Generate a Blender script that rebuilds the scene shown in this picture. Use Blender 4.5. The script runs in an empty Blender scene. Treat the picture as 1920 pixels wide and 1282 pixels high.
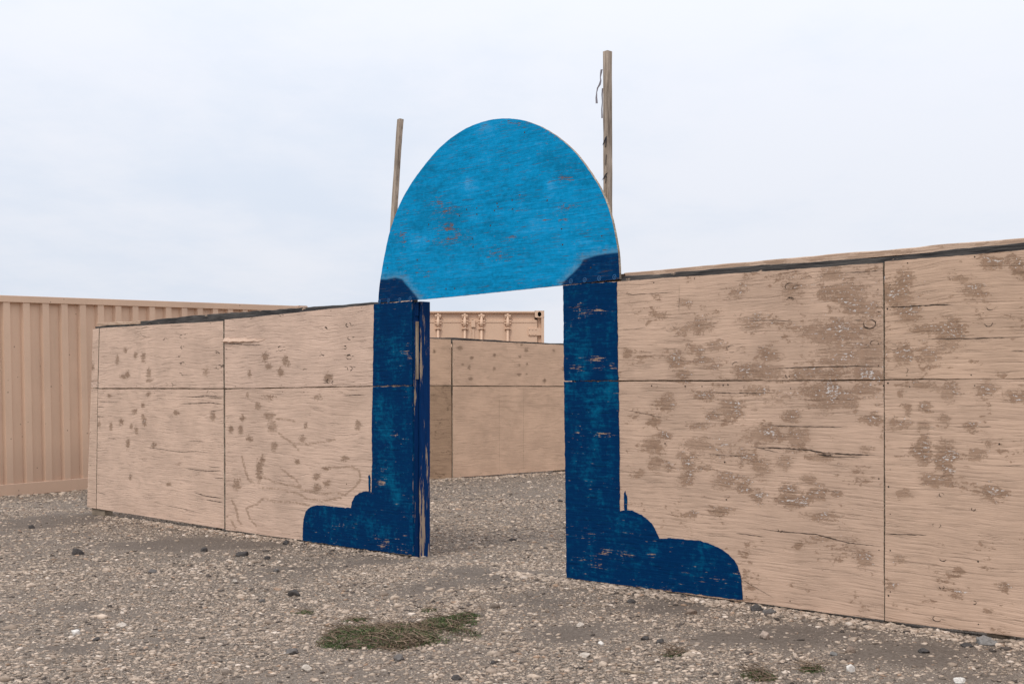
import bpy, bmesh, math, random
import numpy as np
from mathutils import Vector, Matrix
R = math.radians
rng = np.random.default_rng(7); random.seed(7)
scene = bpy.context.scene
col = scene.collection

# ------------------------------------------------------------------ camera
F = 2400.0; CX = 960.0; HY = 730.0; EYE = 1.28      # focal length in photo pixels, horizon row, eye height
cam_d = bpy.data.cameras.new('camera'); cam = bpy.data.objects.new('camera', cam_d); col.objects.link(cam)
cam_d.sensor_width = 36.0; cam_d.lens = 36.0 * F / 1920.0
cam_d.shift_y = (HY - 641.0) / 1920.0
cam_d.clip_end = 3000.0; cam_d.clip_start = 0.05
cam.location = (0, 0, EYE); cam.rotation_euler = (R(90), 0, 0)
scene.camera = cam
# ------------------------------------------------------------------ world: bright overcast over a Nishita sky
SUN_EL, SUN_AZ = R(52), R(215)                       # azimuth clockwise from +Y: behind the camera, to the left
world = bpy.data.worlds.new('World'); scene.world = world; world.use_nodes = True
wt = world.node_tree; wt.nodes.clear()
def wn(t, **kw):
    n = wt.nodes.new(t)
    for k, v in kw.items(): setattr(n, k, v)
    return n
def wm(op, a, b=None):
    n = wn('ShaderNodeMath', operation=op)
    for i, v in enumerate((a, b)):
        if v is None: continue
        if isinstance(v, (int, float)): n.inputs[i].default_value = v
        else: wt.links.new(v, n.inputs[i])
    return n.outputs[0]
sky = wn('ShaderNodeTexSky', sky_type='NISHITA', sun_disc=False)
sky.sun_elevation = SUN_EL; sky.sun_rotation = SUN_AZ
sky.air_density = 1.0; sky.dust_density = 2.5
tc = wn('ShaderNodeTexCoord'); sep = wn('ShaderNodeSeparateXYZ'); wt.links.new(tc.outputs['Generated'], sep.inputs[0])
zc = wm('MAXIMUM', sep.outputs[2], 0.0)
den = wm('ADD', zc, 0.16)
cmb = wn('ShaderNodeCombineXYZ')
wt.links.new(wm('DIVIDE', sep.outputs[0], den), cmb.inputs[0]); wt.links.new(wm('DIVIDE', sep.outputs[1], den), cmb.inputs[1])
def wnoise(scale, detail, rough, sx, sy, ox):
    mp = wn('ShaderNodeMapping'); mp.inputs['Scale'].default_value = (sx, sy, 1); mp.inputs['Location'].default_value = (ox, 3.1, 0)
    wt.links.new(cmb.outputs[0], mp.inputs[0])
    n = wn('ShaderNodeTexNoise'); n.inputs['Scale'].default_value = scale; n.inputs['Detail'].default_value = detail
    n.inputs['Roughness'].default_value = rough; wt.links.new(mp.outputs[0], n.inputs['Vector'])
    return n.outputs['Fac']
c1 = wnoise(1.15, 8, 0.6, 1.0, 0.8, 1.7)
c2 = wnoise(0.45, 3, 0.5, 1.0, 0.7, 8.3)
left = wm('MULTIPLY', sep.outputs[0], 0.42)           # cloud thins towards the left of the view
cov = wm('ADD', wm('ADD', wm('MULTIPLY', c1, 1.25), wm('MULTIPLY', c2, 0.6)), left)
mr = wn('ShaderNodeMapRange', interpolation_type='SMOOTHSTEP'); wt.links.new(cov, mr.inputs[0])
mr.inputs[1].default_value = 0.62; mr.inputs[2].default_value = 1.02; mr.inputs[3].default_value = 0.0; mr.inputs[4].default_value = 1.0
mixc = wn('ShaderNodeMix', data_type='RGBA'); wt.links.new(mr.outputs[0], mixc.inputs[0])
mixc.inputs[6].default_value = (7.0, 7.6, 8.65, 1); mixc.inputs[7].default_value = (8.0, 8.25, 8.95, 1)
ov = wm('ADD', 0.97, wm('MULTIPLY', wm('POWER', zc, 1.5), 1.15))      # overcast sky: brighter overhead than at the horizon
vm = wn('ShaderNodeVectorMath', operation='SCALE'); wt.links.new(mixc.outputs[2], vm.inputs[0]); wt.links.new(ov, vm.inputs[3])
mix2 = wn('ShaderNodeMix', data_type='RGBA'); mix2.inputs[0].default_value = 0.95
wt.links.new(sky.outputs[0], mix2.inputs[6]); wt.links.new(vm.outputs[0], mix2.inputs[7])
bg = wn('ShaderNodeBackground'); bg.inputs[1].default_value = 0.105; wt.links.new(mix2.outputs[2], bg.inputs[0])
wo = wn('ShaderNodeOutputWorld'); wt.links.new(bg.outputs[0], wo.inputs[0])
sd = bpy.data.lights.new('sun', 'SUN'); sd.energy = 1.5; sd.angle = R(13); sd.color = (1.0, 0.95, 0.88)
sun = bpy.data.objects.new('sun', sd); col.objects.link(sun)
sdir = Vector((math.cos(SUN_EL) * math.sin(SUN_AZ), math.cos(SUN_EL) * math.cos(SUN_AZ), math.sin(SUN_EL)))
sun.rotation_euler = sdir.to_track_quat('Z', 'Y').to_euler(); sun.location = (-6, -8, 14)
vs = scene.view_settings; vs.view_transform = 'Standard'; vs.look = 'None'; vs.exposure = 0.0; vs.gamma = 1.0; vs.use_curve_mapping = False

# ------------------------------------------------------------------ helpers
def tag(o, label=None, cat=None, group=None, kind=None):
    if label: o['label'] = label
    if cat: o['category'] = cat
    if group: o['group'] = group
    if kind: o['kind'] = kind
    return o
def empty(name, loc=(0, 0, 0), rot=(0, 0, 0)):
    o = bpy.data.objects.new(name, None); col.objects.link(o); o.location = loc; o.rotation_euler = rot
    o.empty_display_size = 0.2
    return o
def link(name, me, mats, parent=None):
    for m in (mats if isinstance(mats, (list, tuple)) else [mats]): me.materials.append(m)
    o = bpy.data.objects.new(name, me); col.objects.link(o)
    if parent: o.parent = parent
    return o
def bobj(name, bm, mats, parent=None, smooth=False):
    me = bpy.data.meshes.new(name); bmesh.ops.recalc_face_normals(bm, faces=bm.faces); bm.to_mesh(me); bm.free()
    if smooth:
        for p in me.polygons: p.use_smooth = True
    return link(name, me, mats, parent)
def box(bm, x0, x1, y0, y1, z0, z1, mi=0, bevel=0.0):
    vs_ = [bm.verts.new((x, y, z)) for z in (z0, z1) for y in (y0, y1) for x in (x0, x1)]
    fs = [bm.faces.new([vs_[i] for i in q]) for q in ((0, 2, 3, 1), (4, 5, 7, 6), (0, 1, 5, 4), (2, 6, 7, 3), (0, 4, 6, 2), (1, 3, 7, 5))]
    for f in fs: f.material_index = mi
    if bevel:
        es = list({e for f in fs for e in f.edges})
        r = bmesh.ops.bevel(bm, geom=es, offset=bevel, segments=2, affect='EDGES', profile=0.5)
        for f in r['faces']: f.material_index = mi
    return fs
def cyl(bm, p0, p1, r0, r1=None, n=12, mi=0):
    r1 = r0 if r1 is None else r1
    p0, p1 = Vector(p0), Vector(p1); ax = (p1 - p0).normalized()
    a = ax.orthogonal().normalized(); b = ax.cross(a)
    A = [bm.verts.new(p0 + (a * math.cos(t) + b * math.sin(t)) * r0) for t in [2 * math.pi * i / n for i in range(n)]]
    B = [bm.verts.new(p1 + (a * math.cos(t) + b * math.sin(t)) * r1) for t in [2 * math.pi * i / n for i in range(n)]]
    for i in range(n):
        f = bm.faces.new((A[i], A[(i + 1) % n], B[(i + 1) % n], B[i])); f.smooth = True; f.material_index = mi
    bm.faces.new(A[::-1]).material_index = mi; bm.faces.new(B).material_index = mi
def _hash(ix, iy, seed):
    h = (ix.astype(np.int64) * 374761393 + iy.astype(np.int64) * 668265263 + seed * 1274126177) & 0x7fffffff
    h = ((h ^ (h >> 13)) * 1274126177) & 0x7fffffff
    h = (h ^ (h >> 16)) & 0xffff
    return h / 65535.0
def vnoise(x, y, seed=0):
    x = np.asarray(x, float); y = np.asarray(y, float)
    ix = np.floor(x); iy = np.floor(y); fx = x - ix; fy = y - iy
    fx = fx * fx * (3 - 2 * fx); fy = fy * fy * (3 - 2 * fy)
    a = _hash(ix, iy, seed); b = _hash(ix + 1, iy, seed); c = _hash(ix, iy + 1, seed); d = _hash(ix + 1, iy + 1, seed)
    return (a * (1 - fx) + b * fx) * (1 - fy) + (c * (1 - fx) + d * fx) * fy
def fbm(x, y, seed=0, o=4):
    s = 0; a = 0.5; t = 0
    for k in range(o):
        s = s + a * vnoise(x * 2 ** k, y * 2 ** k, seed + k); t += a; a *= 0.5
    return s / t

# ------------------------------------------------------------------ node material helper
class Mat:
    def __init__(self, name, rough=0.85, spec=0.3):
        self.m = bpy.data.materials.new(name); self.m.use_nodes = True
        self.t = self.m.node_tree; self.t.nodes.clear()
        self.out = self.t.nodes.new('ShaderNodeOutputMaterial'); self.b = self.t.nodes.new('ShaderNodeBsdfPrincipled')
        self.t.links.new(self.b.outputs[0], self.out.inputs[0])
        self.b.inputs['Roughness'].default_value = rough; self.b.inputs['Specular IOR Level'].default_value = spec
    def set(self, sock, v):
        if isinstance(v, bpy.types.NodeSocket): self.t.links.new(v, sock)
        elif isinstance(v, tuple) and len(v) == 3 and sock.type == 'RGBA': sock.default_value = (*v, 1)
        else: sock.default_value = v
    def node(self, t, **kw):
        n = self.t.nodes.new(t)
        for k, v in kw.items(): setattr(n, k, v)
        return n
    def math(self, op, a, b=0.0, clamp=False):
        n = self.node('ShaderNodeMath', operation=op, use_clamp=clamp); self.set(n.inputs[0], a); self.set(n.inputs[1], b); return n.outputs[0]
    def add(self, a, b): return self.math('ADD', a, b)
    def mul(self, a, b): return self.math('MULTIPLY', a, b)
    def step(self, v, lo, hi, a=0.0, b=1.0):
        n = self.node('ShaderNodeMapRange', interpolation_type='SMOOTHSTEP'); self.set(n.inputs[0], v)
        for i, q in enumerate((lo, hi, a, b)): self.set(n.inputs[i + 1], q)
        return n.outputs[0]
    def mix(self, f, a, b, blend='MIX'):
        n = self.node('ShaderNodeMix', data_type='RGBA', blend_type=blend); self.set(n.inputs[0], f); self.set(n.inputs[6], a); self.set(n.inputs[7], b); return n.outputs[2]
    def xyz(self, x, y, z):
        n = self.node('ShaderNodeCombineXYZ'); self.set(n.inputs[0], x); self.set(n.inputs[1], y); self.set(n.inputs[2], z); return n.outputs[0]
    def sep(self, v):
        n = self.node('ShaderNodeSeparateXYZ'); self.set(n.inputs[0], v); return n.outputs
    def coord(self): return self.node('ShaderNodeTexCoord').outputs['Object']
    def rand(self): return self.node('ShaderNodeObjectInfo').outputs['Random']
    def noise(self, v, scale=1.0, detail=3.0, rough=0.5, dist=0.0):
        n = self.node('ShaderNodeTexNoise'); self.set(n.inputs['Vector'], v); n.inputs['Scale'].default_value = scale
        n.inputs['Detail'].default_value = detail; n.inputs['Roughness'].default_value = rough; n.inputs['Distortion'].default_value = dist
        return n.outputs['Fac']
    def vor(self, v, scale, feature='F1'):
        n = self.node('ShaderNodeTexVoronoi', feature=feature); self.set(n.inputs['Vector'], v); n.inputs['Scale'].default_value = scale
        return n.outputs
    def attr(self, name):
        return self.node('ShaderNodeAttribute', attribute_name=name).outputs['Fac']
    def attrc(self, name):
        return self.node('ShaderNodeAttribute', attribute_name=name).outputs['Color']
    def bump(self, h, strength=0.5, dist=0.003):
        n = self.node('ShaderNodeBump'); n.inputs['Strength'].default_value = strength; n.inputs['Distance'].default_value = dist
        self.set(n.inputs['Height'], h); self.t.links.new(n.outputs[0], self.b.inputs['Normal'])
    def color(self, c): self.set(self.b.inputs['Base Color'], c)
    def scale(self, c, f):
        n = self.node('ShaderNodeVectorMath', operation='SCALE'); self.set(n.inputs[0], c); self.set(n.inputs[3], f); return n.outputs[0]

def grain(M, wavy=1.0, fq=None):
    """shared plywood face figure: returns x, z, warped z, fine grain, coarse grain"""
    o = M.sep(M.coord()); r = M.mul(M.rand(), 61.0)
    x = M.add(o[0], r); z = M.add(o[2], M.mul(r, 0.37))
    low = M.noise(M.xyz(M.mul(x, 1.3), 0.0, M.mul(z, 3.2)), 1, 2, 0.5)
    zw = M.add(z, M.mul(low, 0.10 * wavy))
    wob = M.noise(M.xyz(M.mul(x, 9), 0.0, M.mul(z, 16)), 1, 2, 0.5)
    zw = M.add(zw, M.mul(wob, 0.010 * wavy))
    fine = M.noise(M.xyz(M.mul(x, 3.8), 0.0, M.mul(zw, fq or 72)), 1, 4, 0.62)
    coarse = M.noise(M.xyz(M.mul(x, 1.6), 0.0, M.mul(zw, 34)), 1, 3, 0.55)
    return x, z, zw, fine, coarse

def plywood(name, base, worn, figure=0.25, checks=0.6, bump=0.6, extra=0.0, wavy=1.0):
    M = Mat(name, 0.92, 0.08)
    x, z, zw, fine, coarse = grain(M, wavy)
    blot = M.noise(M.xyz(M.mul(x, 2.2), 0.0, M.mul(z, 4.0)), 1, 5, 0.65)
    c = M.mix(M.step(blot, 0.30, 0.70), tuple(v * 0.86 for v in base), tuple(min(1, v * 1.08) for v in base))
    # growth-ring figure
    ring = M.noise(M.xyz(M.mul(x, 0.75), 3.0, M.mul(z, 2.4)), 1, 3, 0.5)
    rg = M.math('SINE', M.add(M.add(M.mul(ring, 70.0), M.mul(zw, 22.0)), M.mul(fine, 2.5)))
    rmask = M.step(M.noise(M.xyz(M.mul(x, 1.1), 9.0, M.mul(z, 2.0)), 1, 2), 0.45, 0.62)
    c = M.mix(M.mul(M.mul(M.step(M.add(rg, M.mul(M.add(coarse, -0.5), 2.0)), 0.1, 1.1), rmask), figure), c, tuple(v * 0.60 for v in base))
    c = M.mix(M.mul(M.step(coarse, 0.50, 0.66), 0.18), c, tuple(v * 0.74 for v in base))
    # fine open checks in the veneer
    cmask = M.step(M.noise(M.xyz(M.mul(x, 1.7), 5.0, M.mul(z, 5.0)), 1, 4, 0.6), 0.40, 0.60)
    chk = M.mul(M.step(fine, 0.46, 0.34), M.add(M.mul(cmask, 0.72), 0.22))
    c = M.mix(M.mul(chk, checks), c, tuple(v * 0.50 for v in base))
    vein = M.noise(M.xyz(M.mul(x, 6.0), 3.0, M.mul(zw, 150)), 1, 3, 0.6)
    c = M.mix(M.mul(M.mul(M.step(vein, 0.40, 0.30), cmask), M.mul(M.math('ADD', 0.4, M.math('FRACT', M.mul(M.rand(), 3.7))), checks)), c, tuple(v * 0.32 for v in base))
    c = M.mix(M.mul(M.step(fine, 0.56, 0.68), 0.30), c, tuple(min(1, v * 1.18) for v in base))
    # worn patches: where they are comes from the mesh, their ragged edge from noise
    rag = M.noise(M.xyz(M.mul(x, 30), 0.0, M.mul(z, 44)), 1, 6, 0.72)
    rag2 = M.noise(M.xyz(M.mul(x, 7), 2.0, M.mul(zw, 48)), 1, 5, 0.65)
    sc = M.noise(M.xyz(M.mul(x, 4.5), 7.0, M.mul(z, 7.0)), 1, 5, 0.65)
    hz = M.add(M.mul(M.add(rag, -0.5), 2.6), M.mul(M.add(rag2, -0.5), 2.2))
    w0 = M.add(M.attr('wear'), M.mul(M.step(sc, 0.48, 0.66), extra))
    w = M.add(w0, hz)
    wf = M.mul(M.step(w, 0.36, 0.62), M.step(w0, 0.03, 0.26))
    tone = M.mix(M.step(rag, 0.40, 0.60), tuple(v * 0.80 for v in worn), tuple(v * 1.12 for v in worn))
    c = M.mix(M.mul(M.step(w0, 0.02, 0.8), 0.30), c, worn)
    c = M.mix(M.mul(wf, M.step(sc, 0.36, 0.60, 0.42, 0.82)), c, tone)
    st = M.add(M.attr('stain'), hz)
    c = M.mix(M.mul(M.mul(M.step(st, 0.45, 1.0), M.step(M.attr('stain'), 0.03, 0.6)), 0.60), c, worn)
    # flecks of an older pale coat
    fl = M.noise(M.xyz(M.mul(x, 52), 4.0, M.mul(z, 100)), 1, 5, 0.70)
    chip = M.mul(M.step(M.add(M.add(M.mul(M.attr('chip'), 0.16), M.mul(M.add(sc, -0.5), 0.45)), M.add(fl, M.mul(M.add(rag2, -0.5), 0.5))), 0.715, 0.75), M.step(M.attr('chip'), 0.02, 0.2))
    c = M.mix(M.mul(chip, 0.85), c, (0.70, 0.66, 0.64))
    rn = M.rand()
    c = M.mix(rn, c, M.mix(1.0, c, (0.97, 0.95, 0.905), 'MULTIPLY'))
    c = M.mix(M.math('FRACT', M.mul(rn, 7.3)), c, M.mix(1.0, c, (0.93, 0.925, 0.92), 'MULTIPLY'))
    M.color(c)
    h = M.add(M.add(M.mul(fine, 0.9), M.mul(coarse, 0.6)), M.add(M.mul(wf, -0.25), M.mul(chk, -0.4)))
    M.bump(h, bump, 0.006)
    return M.m

def bluepaint(name, base, wash, under, peel_amt=0.5, dome=False):
    M = Mat(name, 0.85, 0.03)
    x, z, zw, fine, coarse = grain(M, 0.6, 165 if dome else None)
    br = M.noise(M.xyz(M.mul(x, 7 if not dome else 3), 0.0, M.mul(z, 3.6 if not dome else 9)), 1, 7, 0.68, 0.6)
    br2 = M.noise(M.xyz(M.mul(x, 26), 2.0, M.mul(z, 34)), 1, 5, 0.68)
    br3 = M.noise(M.xyz(M.mul(x, 5), 4.0, M.mul(zw, 52)), 1, 6, 0.7)
    hz = M.add(M.mul(M.add(br, -0.5), 2.2), M.add(M.mul(M.add(br2, -0.5), 1.9), M.mul(M.add(br3, -0.5), 2.0)))
    wv = M.add(M.mul(M.attr('wash'), 0.8), hz)
    if dome:
        c = M.mix(M.step(wv, -0.75, 0.35), tuple(v * 0.62 for v in base), base)
        c = M.mix(M.mul(M.step(wv, 0.15, 1.2), 0.65), c, wash)
        c = M.mix(M.mul(M.step(coarse, 0.50, 0.68), 0.25), c, tuple(v * 0.6 for v in base))
        dk = M.add(M.attr('dark'), M.mul(hz, 0.12))
        hl = M.add(M.mul(M.attr('halo'), 0.55), M.mul(hz, 0.4))
        c = M.mix(M.mul(M.step(hl, 0.25, 0.85), 0.60), c, (0.20, 0.235, 0.24))
        c = M.mix(M.step(dk, 0.34, 0.72), c, M.mix(M.step(wv, -0.2, 0.9), (0.0005, 0.0235, 0.085), (0.002, 0.062, 0.17)))
        lines = M.mul(M.step(fine, 0.46, 0.33), M.step(br3, 0.34, 0.6, 0.25, 0.8))
        c = M.mix(M.mul(lines, 0.75), c, (0.010, 0.050, 0.095))
        hair = M.noise(M.xyz(M.mul(x, 5.5), 9.0, M.mul(zw, 190)), 1, 3, 0.6)
        c = M.mix(M.mul(M.step(hair, 0.41, 0.34), M.step(br3, 0.36, 0.56, 0.1, 0.9)), c, (0.085, 0.055, 0.045))
    else:
        c = M.mix(M.mul(M.step(wv, -0.05, 1.05), 0.9), base, wash)
        c = M.mix(M.mul(M.step(wv, -0.15, -0.8), 0.45), c, tuple(v * 0.6 for v in base))
        c = M.mix(M.mul(M.step(fine, 0.44, 0.33), 0.5), c, (0.001, 0.009, 0.035))
    # flaked streaks showing bare wood along the grain
    pk = M.noise(M.xyz(M.mul(x, 8), 8.0, M.mul(zw, 120)), 1, 4, 0.65)
    pm = M.noise(M.xyz(M.mul(x, 2.4), 6.0, M.mul(z, 5)), 1, 3, 0.55)
    pv = M.add(pk, M.add(M.mul(M.attr('peel'), 0.24 if dome else 0.27), M.add(M.mul(M.add(pm, -0.5), 0.35), M.mul(M.add(br2, -0.5), 0.5))))
    c = M.mix(M.mul(M.step(pv, 0.68, 0.73), peel_amt), c, M.mix(M.step(br2, 0.35, 0.65), tuple(v * 0.6 for v in under), under))
    M.color(c)
    M.set(M.b.inputs['Roughness'], M.step(br, 0.2, 0.8, 0.65, 0.85))
    M.bump(M.add(M.mul(fine, 0.9), M.add(M.mul(coarse, 0.6), M.mul(M.step(pv, 0.68, 0.73), -0.5))), 0.6, 0.005)
    return M.m

def weathered(name, c0, c1, paint=None, cover=0.5, along=0):
    M = Mat(name, 0.95, 0.1)
    o = M.sep(M.coord()); a = o[along]; b = o[2 if along == 0 else 0]
    r = M.mul(M.rand(), 31.0); a = M.add(a, r)
    g = M.noise(M.xyz(M.mul(a, 5), M.mul(o[1], 60), M.mul(b, 130)), 1, 4, 0.6)
    l = M.noise(M.xyz(M.mul(a, 2.2), 1.0, M.mul(b, 9)), 1, 4, 0.6)
    c = M.mix(M.step(M.add(M.mul(g, 0.6), M.mul(l, 0.5)), 0.38, 0.72), c0, c1)
    if paint:
        p = M.noise(M.xyz(M.mul(a, 6), M.mul(o[1], 8), M.mul(b, 26)), 1, 6, 0.68)
        c = M.mix(M.step(p, cover, cover + 0.03), c, paint)
    M.color(c); M.bump(M.add(g, M.mul(l, 0.8)), 0.8, 0.006)
    return M.m

def solid(name, c, rough=0.9):
    M = Mat(name, rough, 0.1)
    n = M.noise(M.coord(), 40, 3); M.color(M.mix(n, tuple(v * 0.7 for v in c), tuple(min(1, v * 1.3) for v in c)))
    return M.m

TAN = (0.575, 0.400, 0.298)
WORN = (0.285, 0.190, 0.130)
m_ply_left = plywood('painted_plywood_pink_tan', (0.635, 0.458, 0.358), (0.265, 0.172, 0.118), figure=0.24, checks=0.38, bump=0.9)
m_ply_right = plywood('painted_plywood_tan', (0.592, 0.415, 0.308), (0.305, 0.195, 0.132), figure=0.22, checks=0.38, bump=0.75, extra=0.44, wavy=0.7)
m_ply_far = plywood('painted_plywood_sand', (0.625, 0.425, 0.300), (0.20, 0.13, 0.085), figure=0.30, checks=0.45, bump=0.5)
m_ply_fardark = plywood('raw_plywood_brown', (0.44, 0.29, 0.19), (0.21, 0.14, 0.09), figure=0.4, checks=0.6, bump=0.6, extra=0.5)
m_crack = solid('split_wood_and_gap_shade', (0.058, 0.042, 0.032))
m_blue = bluepaint('dark_blue_paint', (0.0004, 0.0250, 0.088), (0.0012, 0.105, 0.205), (0.42, 0.28, 0.19), 0.85)
m_dome = bluepaint('sky_blue_paint', (0.0035, 0.275, 0.55), (0.085, 0.36, 0.64), (0.20, 0.10, 0.055), 0.9, dome=True)
m_edge = weathered('plywood_edge', (0.16, 0.12, 0.085), (0.52, 0.42, 0.31))
m_grey = weathered('weathered_lumber', (0.018, 0.017, 0.018), (0.115, 0.104, 0.095), (0.50, 0.35, 0.25), 0.635)
m_tanboard = weathered('painted_lumber', (0.34, 0.23, 0.16), (0.48, 0.33, 0.235), (0.52, 0.37, 0.27), 0.5)
m_post = weathered('grey_brown_timber', (0.17, 0.13, 0.10), (0.50, 0.405, 0.32), along=2)
m_lumber = weathered('raw_lumber', (0.20, 0.15, 0.11), (0.42, 0.33, 0.24), along=2)
m_footwood = weathered('block_lumber', (0.13, 0.10, 0.075), (0.30, 0.235, 0.17))
def jambpaint():
    M = Mat('flaking_blue_jamb_paint', 0.75, 0.08); o = M.sep(M.coord())
    n = M.noise(M.xyz(M.mul(o[0], 26), M.mul(o[1], 26), M.mul(o[2], 2.0)), 1, 6, 0.66)
    g = M.noise(M.xyz(M.mul(o[0], 160), M.mul(o[1], 160), M.mul(o[2], 6)), 1, 3, 0.6)
    front = M.step(M.attr('bare'), 0.0, 1.0)
    low = M.step(o[2], 1.1, 0.2)
    v = M.add(n, M.add(M.mul(front, 0.062), M.mul(low, 0.075)))
    c = M.mix(M.step(g, 0.3, 0.7), (0.0010, 0.020, 0.085), (0.002, 0.032, 0.125))
    c = M.mix(M.step(v, 0.615, 0.64), c, M.mix(g, (0.20, 0.15, 0.11), (0.46, 0.34, 0.25)))
    M.color(c); M.bump(M.add(M.mul(M.step(v, 0.615, 0.64), -0.6), M.mul(g, 0.4)), 0.6, 0.004)
    return M.m
m_jamb = jambpaint()
def steel(name, base):
    M = Mat(name, 0.62, 0.3); co = M.coord(); o = M.sep(co)
    l = M.noise(M.xyz(M.mul(o[0], 1.4), M.mul(o[1], 1.4), M.mul(o[2], 0.9)), 1, 5, 0.6)
    s = M.noise(M.xyz(M.mul(o[0], 18), M.mul(o[1], 18), M.mul(o[2], 1.2)), 1, 4, 0.6)
    c = M.mix(M.step(l, 0.3, 0.7), tuple(v * 0.93 for v in base), tuple(v * 1.05 for v in base))
    c = M.mix(M.mul(M.step(s, 0.55, 0.8), 0.25), c, tuple(v * 0.78 for v in base))
    low = M.add(M.step(o[2], 1.2, 0.1), M.mul(M.add(l, -0.5), 1.2))
    c = M.mix(M.mul(M.step(low, 0.3, 1.2), 0.30), c, (0.30, 0.19, 0.14))
    d = M.vor(M.xyz(M.mul(o[0], 1.0), M.mul(o[1], 1.0), M.mul(o[2], 0.8)), 7.0)['Distance']
    c = M.mix(M.mul(M.step(d, 0.07, 0.04), 0.75), c, (0.12, 0.07, 0.05))
    f = M.noise(co, 160, 2)
    c = M.mix(M.mul(M.step(f, 0.66, 0.72), 0.4), c, (0.22, 0.14, 0.10))
    M.color(c); M.bump(M.noise(co, 14, 4), 0.12, 0.01)
    return M.m
m_steel = steel('tan_painted_steel', (0.655, 0.446, 0.312))
m_hole = solid('shadowed_hole', (0.02, 0.018, 0.016))
m_metal = solid('dull_metal', (0.10, 0.11, 0.13), 0.6)

# ------------------------------------------------------------------ wall frames (a vertical plane each, measured from the photo)
class Frame:
    def __init__(self, a, b, z=0.0):
        self.a = np.array(a); d = np.array(b) - self.a; self.d = d / np.hypot(*d); self.rz = math.atan2(self.d[1], self.d[0]); self.z = z
    def sz(self, px, py, depth=0.0):                  # point of the wall plane seen at a photo pixel -> along, height
        ax = self.a[0] - self.d[1] * depth; ay = self.a[1] + self.d[0] * depth
        k = (px - CX) / F; s = (k * ay - ax) / (self.d[0] - k * self.d[1]); Y = ay + s * self.d[1]
        return s, EYE - (py - HY) / F * Y - self.z
    def px(self, s, z):
        X = self.a[0] + s * self.d[0]; Y = self.a[1] + s * self.d[1]
        return CX + F * X / Y, HY - (z + self.z - EYE) * F / Y
    def pts(self, lst): return [self.sz(*p) for p in lst]
    def root(self, name): return empty(name, (self.a[0], self.a[1], self.z), (0, 0, self.rz))
MW = Frame((-4.38, 13.19), (1.886, 6.486))           # the long gateway wall
FW = Frame((-0.80, 17.1), (0.738, 18.46))            # the far wall seen through the opening

def blobs_at(px, py, lst):
    v = np.zeros_like(px)
    for b in lst:
        x, y, rx, ry = b[:4]; k = b[4] if len(b) > 4 else 1.0
        d = ((px - x) / (rx * 1.12)) ** 2 + ((py - y) / (ry * 1.12)) ** 2
        m = d < 6
        v[m] = np.maximum(v[m], k * 0.92 * np.exp(-d[m] * 0.75))
    return v
def lines_at(px, py, lst, w=3.0):
    v = np.zeros_like(px)
    for pl in lst:
        p = np.array(pl, float)
        for (x0, y0), (x1, y1) in zip(p[:-1], p[1:]):
            dx, dy = x1 - x0, y1 - y0
            t = np.clip(((px - x0) * dx + (py - y0) * dy) / (dx * dx + dy * dy), 0, 1)
            d = np.hypot(px - x0 - t * dx, py - y0 - t * dy)
            v = np.maximum(v, np.exp(-(d / w) ** 2))
    return v
def setattr_f(me, name, vals):
    a = me.attributes.new(name, 'FLOAT', 'POINT'); a.data.foreach_set('value', np.ascontiguousarray(vals, np.float32))

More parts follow.
